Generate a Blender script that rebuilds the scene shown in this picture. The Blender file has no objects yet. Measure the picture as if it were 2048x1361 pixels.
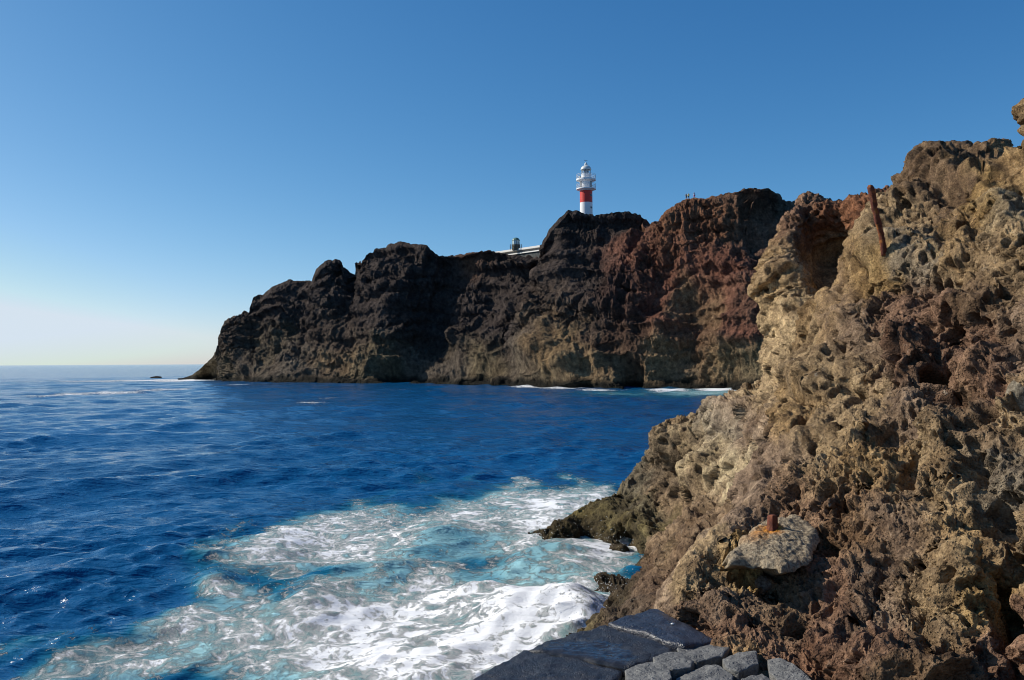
import bpy, bmesh, math, random
import numpy as np
from mathutils import Vector, Matrix
from concurrent.futures import ThreadPoolExecutor

random.seed(7)
np.random.seed(7)
scene = bpy.context.scene
COL = scene.collection

# ------------------------------------------------------------------ camera, sky, sun, exposure
EYE = 5.5                      # metres above the sea
FPX = 1774.0                   # focal length in photograph pixels (2048 wide)
PITCH, ROLL = math.radians(1.453), math.radians(0.32)
cam_data = bpy.data.cameras.new('camera')
cam_data.sensor_width = 36.0
cam_data.lens = FPX / 2048.0 * 36.0
cam_data.clip_start = 0.1
cam_data.clip_end = 120000.0
cam = bpy.data.objects.new('camera', cam_data)
COL.objects.link(cam)
cam_rot = Matrix.Rotation(math.pi / 2 + PITCH, 3, 'X') @ Matrix.Rotation(-ROLL, 3, 'Z')
cam.matrix_world = Matrix.Translation((0, 0, EYE)) @ cam_rot.to_4x4()
scene.camera = cam
CR = np.array(cam_rot)

SUN_EL = math.radians(33.0)
SUN_AZ = (-0.97, 0.243)       # towards the sun, in plan
_l = math.hypot(*SUN_AZ)
SUN = Vector((SUN_AZ[0] / _l * math.cos(SUN_EL), SUN_AZ[1] / _l * math.cos(SUN_EL), math.sin(SUN_EL)))
world = bpy.data.worlds.new('World')
scene.world = world
world.use_nodes = True
wn = world.node_tree.nodes
sky = wn.new('ShaderNodeTexSky')
sky.sky_type = 'NISHITA'
sky.sun_disc = False
sky.sun_elevation = SUN_EL
sky.sun_rotation = math.atan2(SUN.x, SUN.y)
sky.altitude = 800.0
sky.air_density = 0.7
sky.dust_density = 1.0
sky.ozone_density = 1.0
# the clear maritime air of the photograph: one tone curve per channel over the whole sky
_sep, _cmb = wn.new('ShaderNodeSeparateColor'), wn.new('ShaderNodeCombineColor')
world.node_tree.links.new(sky.outputs[0], _sep.inputs[0])
for _k, (_g, _a, _top) in enumerate(((1.552, 0.0428, 6.7), (1.038, 0.1060, 7.7), (0.779, 0.1860, 8.7))):
    _p, _m = wn.new('ShaderNodeMath'), wn.new('ShaderNodeMath')
    _p.operation, _m.operation = 'POWER', 'MULTIPLY'
    _p.inputs[1].default_value, _m.inputs[1].default_value = _g, _a * 10
    world.node_tree.links.new(_sep.outputs[_k], _p.inputs[0])
    world.node_tree.links.new(_p.outputs[0], _m.inputs[0])
    _c = wn.new('ShaderNodeMath')
    _c.operation = 'MINIMUM'
    _c.inputs[1].default_value = _top
    world.node_tree.links.new(_m.outputs[0], _c.inputs[0])
    world.node_tree.links.new(_c.outputs[0], _cmb.inputs[_k])
world.node_tree.links.new(_cmb.outputs[0], wn['Background'].inputs[0])
wn['Background'].inputs[1].default_value = 0.1
sun_data = bpy.data.lights.new('sun', 'SUN')
sun_data.energy = 5.0
sun_data.angle = math.radians(0.53)
sun_data.color = (1.0, 0.93, 0.82)
sun = bpy.data.objects.new('sun', sun_data)
COL.objects.link(sun)
sun.rotation_euler = SUN.to_track_quat('Z', 'Y').to_euler()
sun.location = SUN * 300
vs = scene.view_settings
vs.view_transform = 'Standard'
vs.look = 'None'
vs.exposure = 0.0
vs.gamma = 1.0
vs.use_curve_mapping = False
scene.cycles.max_bounces = 6
scene.cycles.diffuse_bounces = 3
scene.cycles.filter_width = 1.0
scene.cycles.sample_clamp_direct = 6.0
scene.cycles.sample_clamp_indirect = 4.0

# ------------------------------------------------------------------ helpers: points, noise, surfaces
POOL = ThreadPoolExecutor(4)


def at(px, py, d):
    """a photograph pixel at depth d (metres) as points in the place, (n,3)"""
    px, py, d = np.broadcast_arrays(np.asarray(px, float), np.asarray(py, float), np.asarray(d, float))
    c = np.stack([(px - 1024.0) / FPX * d, -(py - 680.5) / FPX * d, -d], -1)
    return c @ CR.T + np.array([0, 0, EYE])


def at_z(px, py, z):
    """where the line of sight through a pixel meets height z"""
    r = at(px, py, 1.0) - np.array([0, 0, EYE])
    t = (z - EYE) / r[..., 2:3]
    return np.array([0, 0, EYE]) + r * t


def V(px, py, d):
    return Vector(at(px, py, d))


def chunked(fn, *arrs, n=60000):
    N = len(arrs[0])
    parts = list(POOL.map(lambda i: fn(*[a[i:i + n] for a in arrs]), range(0, N, n)))
    if isinstance(parts[0], tuple):
        return tuple(np.concatenate([p[k] for p in parts]) for k in range(len(parts[0])))
    return np.concatenate(parts)


PERM = np.random.RandomState(3).permutation(256).astype(np.int32)
PERM = np.concatenate([PERM, PERM, PERM])
GR = np.random.RandomState(4).normal(size=(256, 3)).astype(np.float32)
GR /= np.linalg.norm(GR, axis=1, keepdims=True)
RND = np.random.RandomState(5).rand(256, 4).astype(np.float32)


def _perlin(p):
    p = p.astype(np.float32)
    i = np.floor(p).astype(np.int32)
    f = p - i
    i &= 255
    u = f * f * f * (f * (f * 6 - 15) + 10)
    out = 0
    for dx in (0, 1):
        wx = u[:, 0] if dx else 1 - u[:, 0]
        a = PERM[(i[:, 0] + dx) & 255]
        for dy in (0, 1):
            wy = u[:, 1] if dy else 1 - u[:, 1]
            b = PERM[a + ((i[:, 1] + dy) & 255)]
            for dz in (0, 1):
                wz = u[:, 2] if dz else 1 - u[:, 2]
                g = GR[PERM[b + ((i[:, 2] + dz) & 255)]]
                d = g[:, 0] * (f[:, 0] - dx) + g[:, 1] * (f[:, 1] - dy) + g[:, 2] * (f[:, 2] - dz)
                out = out + wx * wy * wz * d
    return out * 1.5


def perlin(p, scale, off=0.0):
    q = p / scale + off
    return chunked(_perlin, q)


def fbm(p, scale, octaves=4, gain=0.5, off=0.0, ridged=False):
    out, amp, tot = 0, 1.0, 0
    for k in range(octaves):
        n = perlin(p, scale / 2.03 ** k, off + 17.3 * k)
        if ridged:
            n = 1 - 2 * np.abs(n)
        out = out + amp * n
        tot += amp
        amp *= gain
    return out / tot


def _worley(p):
    p = p.astype(np.float32)
    i = np.floor(p).astype(np.int32)
    f = p - i
    f1 = np.full(len(p), 9.0, np.float32)
    f2 = f1.copy()
    cid = np.zeros(len(p), np.float32)
    for dx in (-1, 0, 1):
        a = PERM[(i[:, 0] + dx) & 255]
        for dy in (-1, 0, 1):
            b = PERM[a + ((i[:, 1] + dy) & 255)]
            for dz in (-1, 0, 1):
                h = PERM[b + ((i[:, 2] + dz) & 255)]
                r = RND[h]
                d = (dx + r[:, 0] - f[:, 0]) ** 2 + (dy + r[:, 1] - f[:, 1]) ** 2 + (dz + r[:, 2] - f[:, 2]) ** 2
                m = d < f1
                f2 = np.where(m, f1, np.minimum(f2, d))
                cid = np.where(m, r[:, 3], cid)
                f1 = np.where(m, d, f1)
    return np.sqrt(f1), np.sqrt(f2), cid


def worley(p, scale, off=0.0):
    return chunked(_worley, p / scale + off)


def smooth(a, b, x):
    t = np.clip((x - a) / (b - a), 0, 1)
    return t * t * (3 - 2 * t)


def tps(ctrl, vals, q, reg=2e-4):
    """thin plate spline through scattered values"""
    c = np.asarray(ctrl, float) / 1000.0
    n = len(c)

    def U(r2):
        return np.where(r2 > 1e-12, r2 * np.log(np.maximum(r2, 1e-12)), 0)
    K = U(((c[:, None] - c[None]) ** 2).sum(-1)) + reg * np.eye(n)
    P = np.c_[np.ones(n), c]
    A = np.zeros((n + 3, n + 3))
    A[:n, :n] = K
    A[:n, n:] = P
    A[n:, :n] = P.T
    w = np.linalg.solve(A, np.r_[np.asarray(vals, float), np.zeros((3, np.asarray(vals).shape[1]))])

    def ev(s):
        s = s / 1000.0
        r2 = (s[:, 0:1] - c[None, :, 0]) ** 2 + (s[:, 1:2] - c[None, :, 1]) ** 2
        return U(r2) @ w[:n] + np.c_[np.ones(len(s)), s] @ w[n:]
    return chunked(ev, q, n=20000)


def grid_normals(P, nu, nv):
    G = P.reshape(nv, nu, 3)
    n = np.cross(np.gradient(G, axis=1), np.gradient(G, axis=0)).reshape(-1, 3)
    n /= np.linalg.norm(n, axis=1, keepdims=True) + 1e-12
    return n


def mesh_from(name, verts, faces, mat=None, smooth_shade=True, colors=None, attrs=None):
    me = bpy.data.meshes.new(name)
    verts = np.ascontiguousarray(verts, np.float32)
    faces = np.ascontiguousarray(faces, np.int32)
    k = faces.shape[1]
    me.vertices.add(len(verts))
    me.vertices.foreach_set('co', verts.ravel())
    me.loops.add(faces.size)
    me.loops.foreach_set('vertex_index', faces.ravel())
    me.polygons.add(len(faces))
    me.polygons.foreach_set('loop_start', np.arange(0, faces.size, k, dtype=np.int32))
    me.polygons.foreach_set('use_smooth', np.full(len(faces), smooth_shade))
    if colors is not None:
        a = me.color_attributes.new('tint', 'FLOAT_COLOR', 'POINT')
        a.data.foreach_set('color', np.c_[colors, np.ones(len(colors))].astype(np.float32).ravel())
    for nm, v in (attrs or {}).items():
        a = me.attributes.new(nm, 'FLOAT', 'POINT')
        a.data.foreach_set('value', np.ascontiguousarray(v, np.float32))
    me.update()
    if mat:
        me.materials.append(mat)
    return me


def quads(nu, nv):
    i = np.arange(nv - 1)[:, None] * nu + np.arange(nu - 1)[None]
    i = i.ravel()
    return np.stack([i, i + nu, i + nu + 1, i + 1], -1)


def link(name, me, parent=None, label=None, cat=None, group=None, kind=None):
    o = bpy.data.objects.new(name, me)
    COL.objects.link(o)
    if parent is not None:
        o.parent = parent
    for k, v in (('label', label), ('category', cat), ('group', group), ('kind', kind)):
        if v:
            o[k] = v
    return o


def root(name, loc, label, cat, group=None):
    o = link(name, None, None, label, cat, group)
    o.location = loc
    return o


# ------------------------------------------------------------------ helpers: materials
class NT:
    def __init__(self, name):
        self.m = bpy.data.materials.new(name)
        self.m.use_nodes = True
        self.t = self.m.node_tree
        self.b = self.t.nodes['Principled BSDF']
        self.out = self.t.nodes['Material Output']

    def n(self, typ, **kw):
        x = self.t.nodes.new('ShaderNode' + typ)
        for k, v in kw.items():
            setattr(x, k, v)
        return x

    def put(self, sock, v):
        if isinstance(v, bpy.types.NodeSocket):
            self.t.links.new(v, sock)
        elif v is not None:
            sock.default_value = v if not (isinstance(v, tuple) and len(v) == 3 and sock.type == 'RGBA') else (*v, 1)

    def math(self, op, a, b=None, c=None):
        x = self.n('Math', operation=op)
        for s, v in zip(x.inputs, (a, b, c)):
            self.put(s, v)
        return x.outputs[0]

    def mix(self, f, a, b, blend='MIX'):
        x = self.n('Mix', data_type='RGBA', blend_type=blend)
        self.put(x.inputs[0], f)
        self.put(x.inputs[6], a)
        self.put(x.inputs[7], b)
        return x.outputs[2]

    def coord(self, kind='Object', scale=None, loc=None):
        c = self.n('TexCoord').outputs[kind]
        if scale or loc:
            mp = self.n('Mapping')
            self.put(mp.inputs[0], c)
            if scale:
                mp.inputs[3].default_value = scale
            if loc:
                mp.inputs[1].default_value = loc
            c = mp.outputs[0]
        return c

    def noise(self, vec, scale, detail=4, rough=0.55, dist=0.0, color=False):
        x = self.n('TexNoise')
        self.put(x.inputs['Vector'], vec)
        x.inputs['Scale'].default_value = scale
        x.inputs['Detail'].default_value = detail
        x.inputs['Roughness'].default_value = rough
        x.inputs['Distortion'].default_value = dist
        return x.outputs['Color' if color else 0]

    def voronoi(self, vec, scale, feature='F1', out='Distance'):
        x = self.n('TexVoronoi', feature=feature)
        self.put(x.inputs['Vector'], vec)
        x.inputs['Scale'].default_value = scale
        return x.outputs[out]

    def ramp(self, f, *stops):
        x = self.n('ValToRGB')
        self.put(x.inputs[0], f)
        e = x.color_ramp.elements
        while len(e) < len(stops):
            e.new(0.5)
        for k, (p, c) in enumerate(stops):
            e[k].position = p
            e[k].color = (c, c, c, 1) if not isinstance(c, tuple) else (*c, 1)
        return x.outputs[0]

    def remap(self, f, a, b, c=0.0, d=1.0, sm=False):
        x = self.n('MapRange')
        if sm:
            x.interpolation_type = 'SMOOTHSTEP'
        for k, v in enumerate((f, a, b, c, d)):
            self.put(x.inputs[k], v)
        return x.outputs[0]

    def attr(self, name, out='Fac'):
        x = self.n('Attribute', attribute_name=name)
        return x.outputs[out]

    def bump(self, h, strength=0.5, dist=0.05, normal=None):
        x = self.n('Bump')
        self.put(x.inputs['Strength'], strength)
        self.put(x.inputs['Distance'], dist)
        self.put(x.inputs['Height'], h)
        self.put(x.inputs['Normal'], normal)
        return x.outputs[0]

    def done(self, color=None, rough=None, normal=None, spec=None, metal=None):
        b = self.b
        if color is not None:
            self.put(b.inputs['Base Color'], color)
        if rough is not None:
            self.put(b.inputs['Roughness'], rough)
        if normal is not None:
            self.put(b.inputs['Normal'], normal)
        if spec is not None:
            self.put(b.inputs['Specular IOR Level'], spec)
        if metal is not None:
            self.put(b.inputs['Metallic'], metal)
        return self.m


def rock_material(name, s, fleck=(0.42, 0.36, 0.27), fleck_amt=0.5, dark=(0.35, 0.33, 0.33), bump_d=0.02):
    """lava: the tint attribute carries the large colour zones, noise breaks them up; s = metres of the coarse mottling"""
    t = NT(name)
    co = t.coord('Object')
    tint = t.attr('tint', 'Color')
    n1 = t.noise(co, 1.0 / s, 5, 0.65, 0.6)
    n2 = t.noise(co, 5.0 / s, 5, 0.7)
    n3 = t.noise(co, 26.0 / s, 3, 0.7)
    c = t.mix(t.remap(n1, 0.34, 0.56, 0, 1), t.mix(1.0, tint, dark, 'MULTIPLY'), tint)
    c = t.mix(t.remap(n2, 0.35, 0.68, 0, 1), t.mix(1.0, c, (0.46, 0.43, 0.41), 'MULTIPLY'), t.mix(1.0, c, (1.42, 1.38, 1.28), 'MULTIPLY'))
    fl = t.math('MULTIPLY', t.remap(t.noise(co, 11.0 / s, 4, 0.7, 0.4), 0.60, 0.72), t.remap(t.noise(co, 1.6 / s, 2), 0.45, 0.65))
    c = t.mix(t.math('MULTIPLY', fl, fleck_amt), c, fleck)
    c = t.mix(t.remap(n3, 0.3, 0.65, 0, 1), t.mix(1.0, c, (0.45, 0.43, 0.42), 'MULTIPLY'), t.mix(1.0, c, (1.25, 1.25, 1.22), 'MULTIPLY'))
    h = t.math('ADD', t.math('MULTIPLY', n2, 0.6), t.math('MULTIPLY', n3, 0.5))
    h = t.math('SUBTRACT', h, t.math('MULTIPLY', t.remap(t.voronoi(co, 22.0 / s), 0.0, 0.35, 1, 0), 0.35))
    return t.done(c, 0.92, t.bump(h, 1.0, bump_d), 0.15)


def plain(name, col, rough=0.7, var=0.15, scale=3.0, spec=0.4, bump=0.0):
    t = NT(name)
    co = t.coord('Object')
    n = t.noise(co, scale, 5, 0.6)
    lo = tuple(max(0, x * (1 - var)) for x in col)
    hi = tuple(min(1, x * (1 + var)) for x in col)
    c = t.mix(t.remap(n, 0.3, 0.7), lo, hi)
    return t.done(c, rough, t.bump(n, 0.5, bump) if bump else None, spec)


def rollover(sil, k, step=(45, 110), back=(10, 45), mul=(1.0, 3.2)):
    """control points that carry a surface round behind its outline: sil rows are (px, py, nx, ny, depth)"""
    c = []
    for px, py, nx, ny, d in sil:
        l = math.hypot(nx, ny)
        nx, ny = nx / l, ny / l
        c.append((px, py, px, py, d))
        for s, b, m in zip(step, back, mul):
            c.append((px + nx * s, py + ny * s, px - nx * b, py - ny * b, d + k * m))
    return c


def patch(ctrl, u0, u1, v0, v1, step, reg=2e-4, more=()):
    nu, nv = int((u1 - u0) / step) + 1, int((v1 - v0) / step) + 1
    us = np.r_[np.linspace(u0, u1, nu), more]
    nu = len(us)
    U, W = np.meshgrid(us, np.linspace(v0, v1, nv))
    q = np.c_[U.ravel(), W.ravel()]
    c = np.array(ctrl, float)
    r = tps(c[:, :2], np.c_[c[:, 2], c[:, 3], np.log(c[:, 4])], q, reg)
    return at(r[:, 0], r[:, 1], np.exp(r[:, 2])), q, nu, nv


def zones(q, table, jitter, default_w=0.0):
    """colour by place: table rows are (u, v, radius, (r,g,b)); jitter bends the borders"""
    w = np.zeros((len(q), 1))
    c = np.zeros((len(q), 3))
    uv = q + jitter
    for u, v, r, col in table:
        g = np.exp(-((uv[:, 0] - u) ** 2 + (uv[:, 1] - v) ** 2) / (2 * (r * 0.6) ** 2))[:, None] + 1e-9
        g = g ** 1.2
        w += g
        c += g * np.array(col)
    return c / w


# ------------------------------------------------------------------ the headland across the bay
def gauss(q, u, v, ru, rv, rot=0.0):
    du, dv = q[:, 0] - u, q[:, 1] - v
    if rot:
        c, s = math.cos(rot), math.sin(rot)
        du, dv = c * du + s * dv, -s * du + c * dv
    return np.exp(-(du / ru) ** 2 - (dv / rv) ** 2)


def build_headland():
    top = [(365, 757, 322), (385, 750, 318), (402, 737, 314), (425, 715, 308), (440, 695, 305), (449, 660, 303), (453, 645, 303), (466, 632, 302),
           (478, 637, 301), (488, 621, 300), (500, 630, 299), (507, 592, 297), (530, 590, 295), (560, 576, 292), (585, 565, 290),
           (612, 562, 287), (630, 569, 285), (640, 546, 283), (660, 526, 281), (676, 523, 279), (695, 541, 279), (706, 538, 278),
           (713, 519, 274), (722, 528, 272), (732, 508, 270), (760, 498, 268), (800, 492, 264), (850, 498, 258), (880, 509, 256),
           (920, 506, 253), (960, 503, 250), (1000, 503, 247), (1040, 514, 242), (1078, 516, 236), (1092, 488, 228), (1118, 456, 225),
           (1138, 426, 223), (1158, 429, 222), (1190, 432, 221), (1240, 423, 219), (1272, 427, 218), (1298, 441, 217), (1304, 452, 213),
           (1330, 426, 209), (1370, 406, 206), (1410, 402, 203), (1450, 386, 199), (1500, 373, 193), (1540, 377, 191), (1556, 389, 193),
           (1576, 406, 208), (1640, 402, 215), (1740, 405, 224), (1850, 410, 224)]
    foot = [(358, 757.5, 318), (385, 757, 316), (425, 758, 312), (432, 765, 288), (520, 767, 262), (600, 768, 254), (700, 769, 246), (800, 770, 238),
            (900, 771, 228), (1000, 772, 214), (1100, 776, 195), (1240, 778, 184), (1330, 779, 183), (1420, 780, 178), (1500, 781, 171),
            (1600, 780, 168), (1720, 768, 205), (1820, 766, 215)]
    face = [(450, 720, 296), (560, 680, 284), (560, 740, 268), (640, 640, 275), (700, 700, 260), (700, 600, 270), (780, 640, 254), (790, 550, 260),
            (880, 600, 254), (900, 700, 246), (960, 570, 249), (1000, 680, 228), (1030, 600, 234), (1080, 640, 218), (1110, 720, 198),
            (1130, 540, 219), (1200, 520, 215), (1250, 480, 216), (1200, 640, 199), (1290, 640, 192), (1300, 540, 205), (1350, 500, 203),
            (1400, 600, 190), (1440, 450, 197), (1480, 540, 182), (1500, 680, 174), (1350, 700, 187), (1240, 700, 192), (1420, 720, 181), (1600, 550, 180),
            (1720, 550, 212), (1820, 600, 216)]
    tu, tv, td = (np.array([t[k] for t in top], float) for k in range(3))
    fu, fv = (np.array([t[k] for t in foot], float) for k in range(2))
    fd = np.array([t[2] for t in foot], float)
    cu = np.r_[tu, fu, [t[0] for t in face]]
    cv = np.r_[tv, fv, [t[1] for t in face]]
    cd = np.r_[td, fd, [t[2] for t in face]]
    us = np.arange(356, 1780, 1.65)
    nu = len(us)
    rag = perlin(np.c_[us, us * 0, us * 0], 9.0, 0.5) * 3.0 + perlin(np.c_[us, us * 0, us * 0], 4.0, 9.5) * 1.6
    topv = np.interp(us, tu, tv) + rag * smooth(0, 40, np.interp(us, fu, fv) - np.interp(us, tu, tv))
    footv = np.maximum(np.interp(us, fu, fv), topv + 0.6)
    tt = np.linspace(0, 1, 235) ** 0.9
    FV = topv[None] + (footv - topv)[None] * tt[:, None]
    FU = np.broadcast_to(us[None], FV.shape)
    q1 = np.c_[FU.ravel(), FV.ravel()]
    D = np.exp(tps(np.c_[cu, cv], np.log(cd)[:, None], q1, 3e-6)[:, 0])
    F = at(q1[:, 0], q1[:, 1], D).reshape(len(tt), nu, 3)
    # the level ground behind the rim, and the foot carried down below the water
    rim = F[0]
    out = rim - np.array([0, 0, EYE])
    out[:, 2] = 0
    out /= np.linalg.norm(out, axis=1, keepdims=True)
    dist = np.cumsum(0.45 * 1.1 ** np.arange(34))
    back = rim[None] + out[None] * dist[::-1, None, None] - np.array([0, 0, 1]) * (0.09 * dist[::-1] + 0.6 * (1 - np.exp(-dist[::-1] / 2)))[:, None, None]
    under = F[-1][None] + np.array([0, 0, -1]) * np.array([0.6, 1.5, 3, 5])[:, None, None] - out[None] * np.array([0.3, 0.7, 1.2, 2])[:, None, None]
    P = np.concatenate([back, F, under], 0)
    nv = P.shape[0]
    qv = np.concatenate([np.repeat(topv[None] - 4, len(dist), 0), FV, np.repeat(footv[None] + 4, 4, 0)], 0)
    q = np.c_[np.broadcast_to(us[None], qv.shape).ravel(), qv.ravel()]
    P = P.reshape(-1, 3)
    n = grid_normals(P, nu, nv)
    if (n * (P - np.array([0, 0, EYE]))).sum(1).mean() > 0:
        n = -n
    # large forms: hollows and buttresses that the photograph shows
    d = np.zeros(len(P))
    for a, u, v, ru, rv, rot in [
            (-3.0, 905, 590, 55, 75, 0.1), (4.0, 790, 600, 42, 120, 0.25), (-2.0, 845, 670, 40, 45, 0), (3.5, 650, 600, 26, 90, 0.1),
            (-4.0, 700, 590, 14, 70, 0.05), (3.0, 560, 640, 35, 60, 0.3), (-2.5, 610, 650, 14, 60, 0.2), (4.0, 1120, 560, 38, 120, 0.1),
            (-4.0, 1050, 560, 32, 50, 0), (4.5, 1075, 650, 34, 40, 0), (3.0, 930, 690, 18, 40, 0.3), (3.5, 1050, 715, 70, 30, 0),
            (-3.0, 1010, 660, 20, 60, 0), (-7.0, 1262, 742, 16, 20, 0), (-2.2, 1395, 610, 38, 36, 0.5), (-2.5, 1310, 590, 20, 55, 0.5),
            (2.5, 1290, 690, 60, 40, -0.1), (3.0, 1450, 670, 50, 40, 0), (2.5, 1190, 720, 60, 35, 0), (-3.5, 1285, 480, 12, 60, 0.35),
            (1.5, 1380, 480, 55, 60, 0), (-3.0, 1520, 560, 18, 120, 0), (-1.2, 1440, 560, 30, 30, 0.4), (2.5, 470, 690, 25, 40, 0.3),
            (-3.0, 820, 745, 70, 14, 0), (-2.0, 960, 745, 50, 14, 0), (2.5, 740, 730, 22, 40, 0.1), (-2.5, 480, 745, 18, 12, 0)]:
        d += a * gauss(q, u, v, ru, rv, rot)
    edge = smooth(-2, 16, q[:, 1] - np.interp(q[:, 0], us, topv))   # keep the outline near the photo's
    Q = P * np.array([1, 1, 0.62])
    wp = np.stack([perlin(P, 9, 3.1), perlin(P, 9, 7.7), perlin(P, 9, 11.9)], -1) * 3.0
    big = fbm(Q + wp, 26, 2, 0.5, 1.3)
    f1, f2, _ = worley(Q + wp, 11, 2.0)
    m1, m2, mid = worley(P + wp * 0.6, 4.6, 5.0)
    s1, s2, _ = worley(P + wp * 0.3, 1.9, 9.0)
    tip = smooth(0, 70, np.interp(q[:, 0], us, footv - topv))
    d *= tip
    d += tip * (0.12 + 0.88 * edge) * (4.6 * big + 3.4 * (0.5 - f1))
    strata = perlin(np.c_[P[:, :2] * 0.05, P[:, 2] * 0.42 + big * 2.2], 1.0, 4.0)
    d += edge * 1.3 * np.sign(strata) * np.abs(strata) ** 0.6
    P1 = P + n * d[:, None]
    n1 = grid_normals(P1, nu, nv)
    if (n1 * n).sum() < 0:
        n1 = -n1
    rough = 0.55 + 0.6 * smooth(-0.25, 0.35, perlin(P, 18, 21.0))
    low = smooth(9, 3, P[:, 2])                              # worn smoother near the sea
    rough *= 1 - 0.45 * low
    gul = fbm(np.c_[P[:, :2] + wp[:, :2] * 0.6, P[:, 2] * 0.28], 5.5, 3, 0.6, 6.6, ridged=True)
    d2 = rough * (0.55 * (0.5 - m1) + 0.45 * (0.5 - s1) + 1.0 * fbm(P, 1.5, 4, 0.75, 2.2) + 2.2 * fbm(Q + wp * 0.5, 7.0, 5, 0.66, 3.2, ridged=True) + 1.5 * gul)
    d2 -= d2.mean()
    x1, _, _ = worley(P, 0.95, 14.0)
    d2 += rough * 0.4 * (0.5 - x1)
    d2 -= rough * 1.3 * smooth(0.42, 0.2, m1) * (mid > 0.72)
    P2 = P1 + n1 * (d2 * tip * (0.4 + 0.6 * edge))[:, None]
    jit = np.stack([perlin(P, 12, 31.0), perlin(P, 12, 37.0)], -1) * 45 + np.stack([perlin(P, 4, 41.0), perlin(P, 4, 43.0)], -1) * 18
    black, blk2, red, rust, tan, olive, grey, ochre = ((0.050, 0.042, 0.041), (0.072, 0.058, 0.049), (0.135, 0.066, 0.049), (0.15, 0.080, 0.048),
                                                       (0.185, 0.142, 0.088), (0.11, 0.094, 0.062), (0.098, 0.086, 0.072), (0.20, 0.145, 0.080))
    c = zones(q, [(400, 740, 60, olive), (470, 690, 60, blk2), (470, 745, 50, grey), (560, 620, 80, black), (560, 745, 70, grey), (530, 700, 40, olive),
                  (670, 570, 80, black), (660, 680, 60, blk2), (680, 735, 40, tan), (760, 740, 50, olive), (800, 560, 90, black), (900, 600, 100, black),
                  (860, 735, 60, grey), (940, 505, 40, rust), (980, 540, 70, black), (1000, 640, 80, black), (960, 725, 45, olive), (1060, 720, 60, grey),
                  (1120, 480, 60, black), (1170, 480, 60, black), (1180, 560, 70, black), (1240, 440, 50, black), (1240, 510, 40, red), (1130, 620, 60, blk2),
                  (1230, 590, 50, (0.07, 0.04, 0.034)), (1300, 500, 40, red), (1350, 470, 70, rust), (1420, 440, 60, rust), (1390, 530, 70, red), (1480, 420, 50, (0.10, 0.066, 0.05)),
                  (1520, 470, 60, (0.115, 0.075, 0.058)), (1460, 520, 50, red), (1400, 610, 45, tan), (1330, 610, 50, red), (1470, 630, 50, red), (1250, 660, 60, (0.07, 0.045, 0.036)),
                  (1380, 680, 60, (0.11, 0.062, 0.042)), (1130, 690, 45, ochre), (1180, 735, 60, tan), (1090, 755, 50, olive), (1320, 735, 50, tan), (1420, 720, 60, tan), (1480, 745, 45, olive),
                  (1350, 768, 40, grey), (1200, 768, 40, olive), (1580, 420, 40, grey), (1500, 600, 40, (0.13, 0.075, 0.055)), (1600, 600, 60, blk2)], jit)
    c = np.clip(c * np.array((1.80, 1.70, 1.62)), 0, 0.6)
    # a wet dark line at the very foot
    wet = smooth(2.4, 0.8, P2[:, 2] + perlin(P, 3, 51.0))[:, None]
    c = c * (1 - wet) + np.array((0.022, 0.021, 0.016)) * wet
    mat = rock_material('headland_lava', 6.0, (0.20, 0.17, 0.13), 0.35, (0.6, 0.56, 0.56), 0.9)
    me = mesh_from('headland', P2, quads(nu, nv), mat, False, c)
    link('headland', me, kind='structure', label='dark and red volcanic headland across the bay')
    return P2


HEAD = build_headland()
_hr = (HEAD - np.array([0, 0, EYE])) @ CR
_hpx, _hpy = 1024 - _hr[:, 0] / _hr[:, 2] * FPX, 680.5 + _hr[:, 1] / _hr[:, 2] * FPX


def ridge(px, r=2.0):
    """row and depth of the headland's skyline at a column"""
    m = np.where(np.abs(_hpx - px) < r)[0]
    k = m[np.argmin(_hpy[m])]
    return float(_hpy[k]), float(-_hr[k, 2])


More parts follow.
